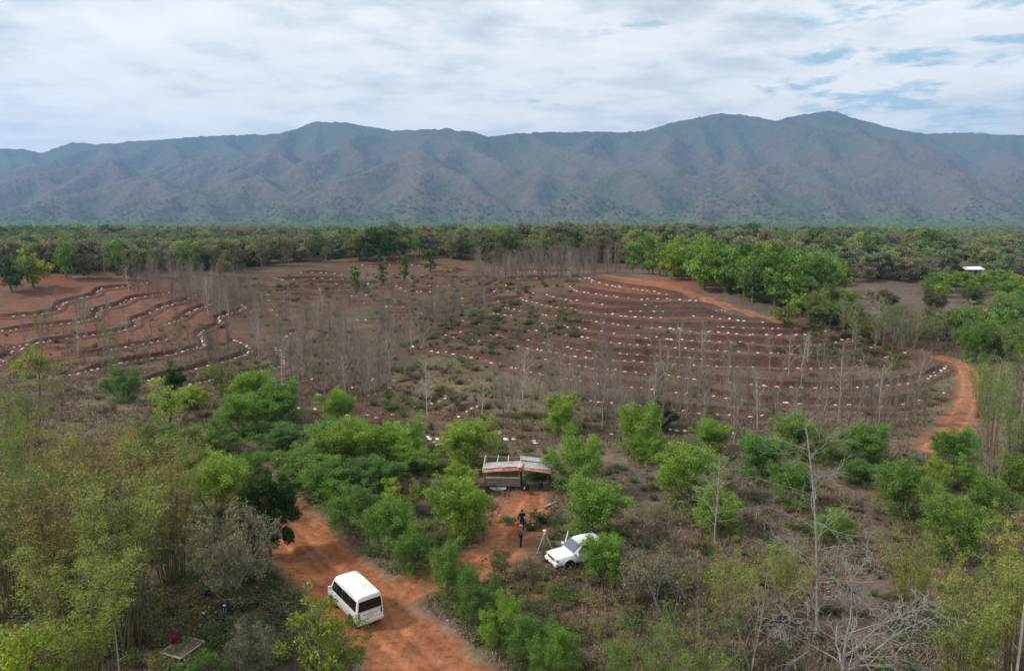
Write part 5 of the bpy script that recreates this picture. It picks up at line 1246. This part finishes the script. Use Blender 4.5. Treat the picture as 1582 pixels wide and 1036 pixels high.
def pickup():
    px = (851.0, 870.2); x0, y0, z0 = at(*px); x, y = ray_at_height(px[0], px[1], z0 + .45)
    yaw = math.radians(205); cx = x - math.cos(yaw) * 2.52; cy = y - math.sin(yaw) * 2.52; z0 = float(gz(cx, cy)) + .03
    t = thing('pickup_truck', 'white double-cab pickup truck parked beside the driveway with one front door open', 'pickup', (cx, cy, z0), yaw)
    g = Geo(); st = [(-2.60, .50, 1.02, .80, .02), (-2.55, .45, 1.06, .86, .03), (-1.5, .42, 1.07, .88, .03), (1.05, .42, 1.08, .88, .04), (1.9, .42, 1.05, .87, .05), (2.24, .42, 1.03, .86, .06), (2.42, .44, .97, .82, .06), (2.49, .48, .88, .77, .05)]
    side = shell(g, st); b = g.make('body', WHITEC, t, smooth=True); md = b.modifiers.new('edge', 'EDGE_SPLIT'); md.split_angle = math.radians(38)
    g = Geo(); sc_ = [(-1.50, 1.02, 1.12, .80, 0), (-1.30, 1.02, 1.60, .80, .22), (-1.16, 1.02, 1.72, .82, .20), (-.2, 1.02, 1.79, .82, .18), (.42, 1.02, 1.75, .82, .18), (.60, 1.02, 1.66, .81, .19), (1.20, 1.02, 1.12, .80, 0)]
    cs = shell(g, sc_); b = g.make('cab', WHITEC, t, smooth=True); md = b.modifiers.new('edge', 'EDGE_SPLIT'); md.split_angle = math.radians(38)
    g = Geo(); g.grid(lambda u, v: (1.17 - .57 * v + .03, (1 - 2 * u) * (.73 - .09 * v), 1.145 + .50 * v + .03), np.linspace(0, 1, 7), np.linspace(0, 1, 4)); g.make('windscreen', GLASSB, t, smooth=True)
    for s in (-1, 1):
        panel(cs, -.02, .86, 1.14, 1.55, s, 0, -.42, .014).make('side_window', GLASSD, t, smooth=True)
        panel(cs, -1.22, -.10, 1.14, 1.55, s, .10, 0, .014).make('side_window', GLASSD, t, smooth=True)
        for xs_ in ((.93, .95), (-.08, -.06), (-1.13, -1.11)): panel(side, xs_[0], xs_[1], .5, 1.0, s, off=.004).make('door_seam', GREYP, t)
        for x_ in (1.55, -1.50):
            g = Geo(); g.lathe([(.47, s * .878), (.47, s * .90), (.40, s * .90)], (x_, 0, .40), 1, 26); g.make('wheel_arch', WHITEC, t)
            g = Geo(); g.lathe([(.43, s * .882), (.43, s * .905), (.10, s * .905)], (x_, 0, .40), 1, 26); g.make('arch_liner', BLACKP, t); wheel(t, x_, s * .85, s, .40, .26)
        g = Geo(); g.box((2.41, s * .68, .84), (.20, .28, .19), taper=.85); g.make('headlight', CLEARL, t, bevel=.04)
        g = Geo(); g.lathe([(.055, 2.475), (.05, 2.50)], (0, s * .62, .52), 0, 14); g.make('fog_light', CLEARL, t)
        if s > 0: g = Geo(); g.box((.92, s * 1.0, 1.14), (.11, .22, .17)); g.rod((.95, s * .82, 1.08), (.93, s * .93, 1.10), .02); g.make('mirror', WHITEC, t, bevel=.03)
        Geo().box((-2.56, s * .80, .84), (.08, .12, .32)).make('tail_light', REDL, t, bevel=.01)
    g = Geo(); g.box((2.495, 0, .80), (.05, .90, .17)); gr = g.make('grille', BLACKP, t, bevel=.01)
    g = Geo(); g.box((2.525, 0, .80), (.02, .86, .035)); g.make('grille_bar', CHROME, gr)
    g = Geo(); g.box((2.52, 0, .53), (.16, 1.64, .24)); bp_ = g.make('front_bumper', WHITEC, t, bevel=.05)
    g = Geo(); g.box((2.605, 0, .47), (.02, .80, .10)); g.make('air_intake', BLACKP, bp_)
    g = Geo(); g.box((2.612, 0, .55), (.012, .36, .13)); g.make('number_plate', PLATE, bp_)
    g = Geo(); g.box((-2.02, 0, 1.074), (1.02, 1.46, .012)); g.make('bed_floor', GREYP, t)
    for s in (-1, 1): Geo().box((-.3, s * .86, .36), (2.1, .12, .05)).make('side_step', GREYP, t, bevel=.015)
    # open door on the far side, hinged at the front
    d = Geo(); d.box((-.50, 0, .78), (1.0, .07, .58)); dr = d.make('door', WHITEC, t, (.93, -.86, .0), bevel=.025); dr.rotation_euler = (0, 0, math.radians(58))
    g = Geo(); g.put([(-.98, 0, 1.07), (-.02, 0, 1.07), (-.42, .16, 1.62), (-.98, .16, 1.62)], [(0, 1, 2, 3)]); g.make('door_window', GLASSD, dr, solid=.01)
    g = Geo(); g.rod((-.01, 0, 1.07), (-.42, .16, 1.63), .022); g.rod((-.42, .16, 1.63), (-.99, .16, 1.63), .022); g.rod((-.99, .16, 1.63), (-.99, 0, 1.07), .022); g.make('door_frame', WHITEC, dr)
    g = Geo(); g.box((-.10, -.17, 1.14), (.11, .22, .17)); g.make('mirror', WHITEC, dr, bevel=.03)
    return t
van(); pickup()

# ------------------------------------------------------------------ people
import bmesh
def skin_part(name, pts, edges, m, parent, sub=2, smooth=True):
    """pts: name -> ((x, y, z), rx, ry); one continuous skinned surface"""
    bm = bmesh.new(); lay = bm.verts.layers.skin.verify(); vs = {}
    for i, (k, (p, rx, ry)) in enumerate(pts.items()):
        v = bm.verts.new(p); v[lay].radius = (rx, ry); v[lay].use_root = (i == 0); vs[k] = v
    for a, b in edges: bm.edges.new((vs[a], vs[b]))
    me = bpy.data.meshes.new(name); bm.to_mesh(me); bm.free(); me.materials.append(m)
    o = add(name, me, parent); sk = o.modifiers.new('skin', 'SKIN'); sk.use_smooth_shade = smooth
    sb = o.modifiers.new('sub', 'SUBSURF'); sb.levels = sub; sb.render_levels = sub; return o
def person(label, loc, yaw, J, shirt, trousers, hat=None, k=1.0):
    """J: joints (pelvis, chest, neck, head, sh/el/wr/hip/knee/ank/toe with _l and _r); y is forward"""
    t = thing('person', label, 'person', loc, yaw); t.scale = (k, k, k)
    P = {'pelvis': (J['pelvis'], .125, .10), 'belly': (tuple((np.array(J['pelvis']) * .5 + np.array(J['chest']) * .5)), .12, .095), 'chest': (J['chest'], .14, .105), 'neck': (J['neck'], .055, .055),
         'chin': (tuple(np.array(J['neck']) * .45 + np.array(J['head']) * .55), .062, .07), 'head': (J['head'], .078, .092), 'crown': (tuple(np.array(J['head']) + np.array((0, -.01, .085))), .055, .065)}
    E = [('pelvis', 'belly'), ('belly', 'chest'), ('chest', 'neck'), ('neck', 'chin'), ('chin', 'head'), ('head', 'crown')]
    for s in ('l', 'r'):
        sx = -1 if s == 'l' else 1
        for a, rr in (('sh', .058), ('el', .042), ('wr', .030), ('hip', .088), ('knee', .056), ('ank', .040), ('toe', .034)): P[a + s] = (J[a + '_' + s], rr, rr)
        E += [('chest', 'sh' + s), ('sh' + s, 'el' + s), ('el' + s, 'wr' + s), ('pelvis', 'hip' + s), ('hip' + s, 'knee' + s), ('knee' + s, 'ank' + s), ('ank' + s, 'toe' + s)]
        w = np.array(J['wr_' + s]); e = np.array(J['el_' + s]); d = unit(w - e); palm = w + d * .065; P['palm' + s] = (tuple(palm), .034, .020); E.append(('wr' + s, 'palm' + s))
        fwd = np.array((0, 1.0, 0)); fwd = unit(fwd - d * (fwd @ d)); cu = np.cross(d, fwd) * sx
        for i, ln in enumerate((.066, .076, .070, .055)):
            b = palm + d * .03 + fwd * (.027 - .018 * i); m_ = b + d * ln * .55 + cu * .008; tip = m_ + d * ln * .35 + cu * .025
            P['f%d%s' % (i, s)] = (tuple(b), .010, .010); P['g%d%s' % (i, s)] = (tuple(m_), .009, .009); P['h%d%s' % (i, s)] = (tuple(tip), .008, .008)
            E += [('palm' + s, 'f%d%s' % (i, s)), ('f%d%s' % (i, s), 'g%d%s' % (i, s)), ('g%d%s' % (i, s), 'h%d%s' % (i, s))]
        b = palm + fwd * .035 - d * .02; tip = b + fwd * .025 + d * .035; P['t' + s] = (tuple(b), .012, .012); P['u' + s] = (tuple(tip), .010, .010); E += [('palm' + s, 't' + s), ('t' + s, 'u' + s)]
    skin_part('body', P, E, SKIN, t, 1)
    g = lambda *n: {q: P[q] for q in n}
    def fat(q, a): return (P[q][0], P[q][1] + a, P[q][2] + a)
    S = {q: fat(q, .022) for q in ('pelvis', 'belly', 'chest', 'shl', 'shr')}
    hem = np.array(J['pelvis']) - (0, 0, .03); S['hem'] = (tuple(hem), .15, .125)
    for s in ('l', 'r'):
        a, b = np.array(J['el_' + s]), np.array(J['wr_' + s]); S['el' + s] = fat('el' + s, .018); S['cuff' + s] = (tuple(a + (b - a) * .75), .045, .045)
    S['collar'] = (tuple(np.array(J['neck']) * .8 + np.array(J['chest']) * .2), .072, .068)
    skin_part('shirt', S, [('chest', 'belly'), ('belly', 'pelvis'), ('pelvis', 'hem'), ('chest', 'collar'), ('chest', 'shl'), ('chest', 'shr'), ('shl', 'ell'), ('shr', 'elr'), ('ell', 'cuffl'), ('elr', 'cuffr')], shirt, t, 1)
    S = {'pelvis': (tuple(np.array(J['pelvis']) - (0, 0, .01)), .142, .118)}; E2 = []
    for s in ('l', 'r'):
        S['hip' + s] = fat('hip' + s, .018); S['knee' + s] = fat('knee' + s, .022); S['cuff' + s] = (tuple(np.array(J['ank_' + s]) * .92 + np.array(J['knee_' + s]) * .08), .062, .062); E2 += [('pelvis', 'hip' + s), ('hip' + s, 'knee' + s), ('knee' + s, 'cuff' + s)]
    skin_part('trousers', S, E2, trousers, t, 1)
    for s in ('l', 'r'):
        a, b = np.array(J['ank_' + s]), np.array(J['toe_' + s]); skin_part('shoe', {'heel': (tuple(a - (b - a) * .3 + (0, 0, -.035)), .045, .05), 'mid': (tuple((a + b) / 2 + (0, 0, -.01)), .047, .045), 'tip': (tuple(b), .038, .035)}, [('heel', 'mid'), ('mid', 'tip')], BLACKP, t, 1)
    h = np.array(J['head']); nk = np.array(J['neck']); up = unit(h - nk)
    gx_ = Geo(); gx_.lathe([(.10, -.02), (.104, .03), (.085, .085), (.045, .115), (.005, .122)], (0, 0, 0), 2, 16); hr = gx_.make('cap' if hat else 'hair', hat or HAIR, t, tuple(h + (0, -.012, .02)), smooth=True)
    if hat: g2 = Geo(); g2.grid(lambda u, v: ((u - .5) * .16, .09 + .09 * v, .02 - .02 * v - .05 * (u - .5) ** 2), np.linspace(0, 1, 6), np.linspace(0, 1, 4)); g2.make('brim', hat, hr, smooth=True, solid=.006)
    f = Geo(); f.put([(-.016, .088, -.025), (.016, .088, -.025), (0, .118, -.03), (0, .088, .02)], [(0, 1, 2), (1, 3, 2), (3, 0, 2)]); f.make('nose', SKIN, t, tuple(h))
    for sx in (-1, 1):
        Geo().lathe([(.002, .086), (.011, .090), (.002, .096)], (sx * .030, 0, .008), 1, 8).make('eye', HAIR, t, tuple(h)); Geo().box((sx * .082, -.005, -.005), (.014, .03, .055)).make('ear', SKIN, t, tuple(h), bevel=.005)
    Geo().box((0, .090, -.055), (.045, .012, .010)).make('mouth', MAROON, t, tuple(h))
    return t
def stand(arm_l=None, arm_r=None, stride=.10):
    J = dict(pelvis=(0, 0, .93), chest=(0, .01, 1.29), neck=(0, .01, 1.47), head=(0, .03, 1.60))
    for s, sx, st in (('l', -1, 1), ('r', 1, -1)):
        J['sh_' + s] = (sx * .19, 0, 1.40); J['el_' + s] = (sx * .235, -.03, 1.12); J['wr_' + s] = (sx * .24, .05, .88)
        J['hip_' + s] = (sx * .095, 0, .90); J['knee_' + s] = (sx * .105, .04 + stride * st * .6, .50); J['ank_' + s] = (sx * .11, stride * st, .09); J['toe_' + s] = (sx * .13, stride * st + .17, .04)
    J.update(arm_l or {}); J.update(arm_r or {}); return J
x, y, z = at(804.3, 841.5)
person('person in grey-blue shirt, dark trousers and pale cap standing on the red driveway', (x, y, z), math.radians(-78), stand(dict(el_l=(-.24, .10, 1.13), wr_l=(-.18, .33, 1.15)), dict(el_r=(.24, .12, 1.12), wr_r=(.16, .34, 1.20)), .05), GREYB, DKTR, PALEC, 1.02)
x, y, z = at(806.5, 817.5)
pb = person('person in dark navy clothes standing in front of the shelter holding an orange bag', (x, y, z), math.radians(20), stand(dict(wr_l=(-.33, .06, .86), el_l=(-.28, 0, 1.13)), dict(el_r=(.25, .08, 1.12), wr_r=(.20, .26, 1.18)), .06), NAVY, DKTR, None, 1.0)
ax, ay = W2(pb, (-.36, .08)); g = Geo(); g.box((0, 0, -.30), (.42, .24, .36), taper=.9); g.rod((-.12, 0, -.12), (-.02, 0, .0), .008); g.rod((.12, 0, -.12), (.02, 0, .0), .008)
ob = g.make('carrier_bag', ORANGE, None, (ax, ay, z + .80), bevel=.04); ob.rotation_euler = (0, 0, math.radians(10)); tag(ob, 'bright orange carrier bag held by the person in dark navy', 'bag')
x, y, z = at(317, 934)
cr = dict(pelvis=(0, -.12, .40), chest=(0, .08, .72), neck=(0, .17, .88), head=(0, .25, .98))
for s, sx in (('l', -1), ('r', 1)):
    cr['sh_' + s] = (sx * .18, .10, .82); cr['el_' + s] = (sx * .22, .30, .62); cr['wr_' + s] = (sx * .10, .50, .60)
    cr['hip_' + s] = (sx * .10, -.10, .38); cr['knee_' + s] = (sx * .18, .30, .48); cr['ank_' + s] = (sx * .14, .05, .09); cr['toe_' + s] = (sx * .16, .22, .04)
person('person in dark jacket and grey trousers crouching in the shade of the trees', (x, y, z), math.radians(-60), cr, NAVY, GREYT, None, 1.15)

# ------------------------------------------------------------------ survey tripod, bench platform, motorcycles
x, y, z = at(841.5, 852); dpx = (y * CP - (z - CAMH) * SP) / F
t = thing('survey_tripod', 'tripod with pale yellow legs and round instrument head beside the white pickup', 'tripod', (x, y, z), math.radians(8))
for a in (205, 335, 90):
    a = math.radians(a); Geo().rod((math.cos(a) * .68, math.sin(a) * .55, -.03), (math.cos(a) * .06, math.sin(a) * .06, 1.36), .026, .024, 6).make('leg', PALEW, t)
Geo().lathe([(.10, 1.34), (.10, 1.38), (.03, 1.40), (.03, 1.46), (.13, 1.50), (.145, 1.56), (.13, 1.62), (.02, 1.66)], axis=2, n=18).make('instrument_head', simple('cream plastic', (.55, .54, .50), .5, .3), t, smooth=True)
Pc = [ray_at_height(px, py, float(at(280, 1010)[2]) + .5) for px, py in ((247, 1009), (281, 1015), (312, 990), (288, 984))]
Pc = np.array(Pc); cen = Pc.mean(0); ea = Pc[1] - Pc[0]; eb = ((Pc[2] - Pc[1]) + (Pc[3] - Pc[0])) / 2; yaw = math.atan2(eb[1], eb[0]); LL = float(np.linalg.norm(eb)); WW = float(np.linalg.norm(ea)); WW = min(max(WW, 1.1), 1.6); LL = min(max(LL, 1.6), 2.4)
gzv = float(gz(*cen)); t = thing('wooden_platform', 'low slatted wooden platform with a pale rim in the shade at the lower left', 'platform', (cen[0], cen[1], gzv), yaw)
g = Geo()
for k in range(9): g.box((0, -WW / 2 + WW * (k + .5) / 9, .50), (LL, WW / 9 - .015, .025))
g.make('tabletop', simple('brown bamboo slats', (.20, .135, .095), .9, .1, var=.3, scale=6), t)
g = Geo(); g.box((0, -WW / 2 - .02, .50), (LL + .1, .05, .07)); g.box((0, WW / 2 + .02, .50), (LL + .1, .05, .07)); g.box((-LL / 2 - .025, 0, .50), (.05, WW, .07)); g.box((LL / 2 + .025, 0, .50), (.05, WW, .07)); g.make('rim', PALEW, t)
for sx in (-1, 1):
    for sy in (-1, 1): Geo().rod((sx * (LL / 2 - .12), sy * (WW / 2 - .12), -.08), (sx * (LL / 2 - .12), sy * (WW / 2 - .12), .48), .045).make('leg', DARKW, t)
jx, jy = ray_at_height(270, 991, gzv + .55); g = Geo(); g.lathe([(.10, 0), (.27, .05), (.31, .20), (.26, .40), (.14, .52), (.02, .56)], axis=2, n=14)
for _v in range(len(g.V)): g.V[_v] = g.V[_v] * (1 + .28 * np.sin(g.V[_v][:, [1, 2, 0]] * 13 + g.V[_v][:, [2, 0, 1]] * 9) * np.array([1, 1, .3]))
jk = g.make('cloth_bundle', MAROON, None, (jx, jy, gzv + .51), smooth=True); jk.scale = (1.1, .85, 1); tag(jk, 'maroon cloth bundle heaped on the far corner of the wooden platform', 'bundle')
def motorbike(px, py, yaw, label):
    x, y, z = at(px, py); t = thing('motorcycle', label, 'motorcycle', (x, y, z), yaw); t.rotation_euler = (0, math.radians(0), yaw)
    for xx in (-.60, .62):
        w = Geo().lathe([(.22, -.03), (.27, -.04), (.29, 0), (.27, .04), (.22, .03), (.21, 0)], (0, 0, 0), 1, 22).make('wheel', RUBBER, t, (xx, 0, .29)); g = Geo(); g.lathe([(.04, -.05), (.04, .05)], n=10)
        for k in range(8): g.rod((0, 0, 0), (math.cos(k * .785) * .22, 0, math.sin(k * .785) * .22), .005, n=4)
        g.make('rim', CHROME, w)
    Geo().put([(-.75, -.09, .62), (-.75, .09, .62), (.05, .12, .60), (.05, -.12, .60), (-.78, -.07, .78), (-.78, .07, .78), (.08, .10, .74), (.08, -.10, .74)], [(3, 2, 1, 0), (4, 5, 6, 7), (0, 1, 5, 4), (1, 2, 6, 5), (2, 3, 7, 6), (3, 0, 4, 7)]).make('seat', BLACKP, t, bevel=.03)
    g = Geo(); g.box((-.02, 0, .36), (.42, .24, .28)); g.rod((-.55, 0, .32), (.30, 0, .40), .04); g.rod((.30, 0, .40), (.42, 0, .86), .05); g.box((-.42, 0, .56), (.55, .18, .14)); g.make('engine_frame', GREYP, t, bevel=.03)
    g = Geo(); g.put([(.20, -.20, .28), (.20, .20, .28), (.46, .16, .92), (.46, -.16, .92), (.30, -.17, .30), (.30, .17, .30), (.54, .12, .90), (.54, -.12, .90)], [(3, 2, 1, 0), (4, 5, 6, 7), (0, 1, 5, 4), (1, 2, 6, 5), (2, 3, 7, 6), (3, 0, 4, 7)]); g.make('leg_shield', NAVY, t, bevel=.02)
    g = Geo(); g.rod((.62, -.07, .29), (.46, -.07, .88), .022); g.rod((.62, .07, .29), (.46, .07, .88), .022); g.make('fork', CHROME, t)
    g = Geo(); g.rod((.44, 0, .92), (.38, -.32, 1.02), .014); g.rod((.44, 0, .92), (.38, .32, 1.02), .014); g.make('handlebar', BLACKP, t)
    Geo().lathe([(.09, 0), (.10, .05), (.02, .10)], (.48, 0, .93), 0, 14).make('headlamp', CLEARL, t, smooth=True)
    for s in (-1, 1): g = Geo(); g.rod((.39, s * .26, 1.0), (.40, s * .32, 1.17), .008); g.lathe([(.055, -.012), (.06, 0), (.055, .012)], (.40, s * .33, 1.20), 0, 12); g.make('mirror', CHROME, t)
    g = Geo(); g.grid(lambda u, v: (.62 + .33 * math.cos(.3 + 2.2 * u), (v - .5) * .12, .29 + .33 * math.sin(.3 + 2.2 * u)), np.linspace(0, 1, 8), np.linspace(0, 1, 3)); g.make('mudguard', NAVY, t, smooth=True, solid=.006)
motorbike(350, 951, math.radians(-75), 'dark motorcycle facing out beside the tree roots behind the wooden platform')
motorbike(330, 972, math.radians(170), 'dark motorcycle half hidden in dry branches just behind the wooden platform')
x, y, z = at(280, 975); g = Geo(); g.lathe([(.3, 0), (.42, .10), (.38, .35), (.2, .55), (.02, .62)], axis=2, n=14); o = g.make('tarpaulin_heap', BLACKP, None, (x, y, z), smooth=True); o.scale = (1.3, .8, 1); tag(o, 'black tarpaulin heap under the bamboo behind the platform', 'tarpaulin')

# ------------------------------------------------------------------ far shed, fence, fallen wood, yard shrubs
x, y, z = at(1498, 424); t = thing('white_shed', 'small white-roofed shed standing alone in the forest at the far right', 'shed', (x, y, z), math.radians(6))
Geo().box((0, 0, 1.1), (6.5, 4.0, 2.2)).make('wall', simple('grey block wall', (.25, .24, .23), .9, .1), t)
g = Geo(); g.put([(-4.2, -2.9, 2.2), (4.2, -2.9, 2.2), (4.2, .2, 3.2), (-4.2, .2, 3.2), (-4.2, 2.9, 2.2), (4.2, 2.9, 2.2)], [(0, 1, 2, 3), (3, 2, 5, 4)]); g.make('roof', simple('white roof sheet', (.80, .80, .80), .5, .3), t, solid=.08)
Geo().box((.8, -2.01, 1.0), (1.0, .06, 2.0)).make('door', DARKW, t); Geo().box((-1.6, -2.01, 1.3), (1.1, .06, .8)).make('window', GLASSD, t)
fx, fy = hit([975, 1045], [429, 437]); t = thing('pole_fence', 'grey rough pole fence on the bare crest of the dome below the bright grove', 'fence', (float(fx[0]), float(fy[0]), float(gz(fx[0], fy[0]))))
N_ = 22; fxs = np.linspace(fx[0], fx[1], N_); fys = np.linspace(fy[0], fy[1], N_) + 1.5
fzs = gz(fxs, fys) - t.location[2]; lx = fxs - fx[0]; ly = fys - fy[0]
for i in range(N_): Geo().rod((lx[i], ly[i], fzs[i] - .2), (lx[i] + float(rg5.normal()) * .06, ly[i], fzs[i] + float(rg5.uniform(1.1, 1.5))), .06, .05, 6).make('post', WOOD, t)
for hgt_ in (.5, 1.0):
    g = Geo()
    for i in range(N_ - 1): g.rod((lx[i], ly[i], fzs[i] + hgt_), (lx[i + 1], ly[i + 1], fzs[i + 1] + hgt_), .035, n=5)
    g.make('rail', WOOD, t)
def log(px, py, L, r, rz, label, m=None, br=2):
    x, y, z = at(px, py); rg = np.random.default_rng(int(px * 7)); P, _ = wander(rg, (-L / 2, 0, r), (1, 0, .02), L, 7, .06); st = [(P, np.linspace(r, r * .45, 8))]
    for k in range(br):
        q, d = along(P, .35 + .25 * k); B, _ = wander(rg, q, (.6, rg.normal(), .6), L * .3, 4, .12); st.append((B, np.linspace(r * .5, r * .2, 5)))
    o = add('fallen_log', mesh_np('fallen_log', *tube_set(st, 7), BARK, True), None, (x, y, z), (.50, .47, .43)); o.rotation_euler = (0, 0, rz); tag(o, label, 'log')
log(131, 430, 6.5, .38, .5, 'thick pale fallen trunk on the red earth above the left terraces')
log(1441, 471, 5, .12, .6, 'pale forked dead branch on the furrowed slope under the grey spreading tree', br=3)
log(1472, 484, 5.5, .12, 2.3, 'pale fallen branch across the middle of the furrowed slope')
log(1524, 479, 4.5, .13, 2.4, 'pale straight log at the right end of the furrowed slope', br=0)
log(849, 781, 1.6, .09, .8, 'short weathered log at the edge of the yard right of the shelter', br=1)
log(430, 433, 4.5, .15, 2.8, 'pale fallen branch at the left of the middle slope')
plant('weed', 'yard_shrub', *at(822, 815)[:2], 1.1, 1.9, (.045, .095, .035), 'dark green low shrub beside the two standing people', 'shrub', v=0)
plant('weed', 'yard_shrub', *at(838, 806)[:2], 1.4, 2.2, (.05, .085, .04), 'dark grey-green shrub between standing people and big bush', 'shrub', v=1)
plant('weed', 'yard_shrub', *at(786, 805)[:2], .4, 2.2, (.06, .12, .04), 'low strip of green grass left of the standing people', 'grass', v=2)
plant('hedge_acacia', 'backyard_bush', *at(826, 736)[:2], 1.3, 3.4, (.07, .15, .035), 'dark green hedge seen through the open right bay of the shelter', 'bush', v=0)
# ------------------------------------------------------------------ the air
def haze():
    x0, x1, y0, y1, z0, z1 = -9300, 9300, -60, 9100, float(min(GZ.min(), HM.min())) - 1.0, float(HM.max()) + 25
    V = [(x, y, z) for x in (x0, x1) for y in (y0, y1) for z in (z0, z1)]
    Fc = [(0, 1, 3, 2), (4, 6, 7, 5), (0, 4, 5, 1), (2, 3, 7, 6), (0, 2, 6, 4), (1, 5, 7, 3)]
    m = bpy.data.materials.new('air'); m.use_nodes = True; m.node_tree.nodes.clear(); b = NB(m.node_tree)
    v = b.n('ShaderNodeVolumePrincipled'); o = b.n('ShaderNodeOutputMaterial'); b.l(v.outputs[0], o.inputs['Volume'])
    v.inputs['Color'].default_value = (.36, .61, 1.0, 1); v.inputs['Density'].default_value = 7.8e-5; v.inputs['Anisotropy'].default_value = 0.2
    tag(add('haze', mesh_np('haze', V, [np.array(Fc)], m)), 'pale blue haze lying over the plain and mountains', 'haze', kind='stuff')
haze()
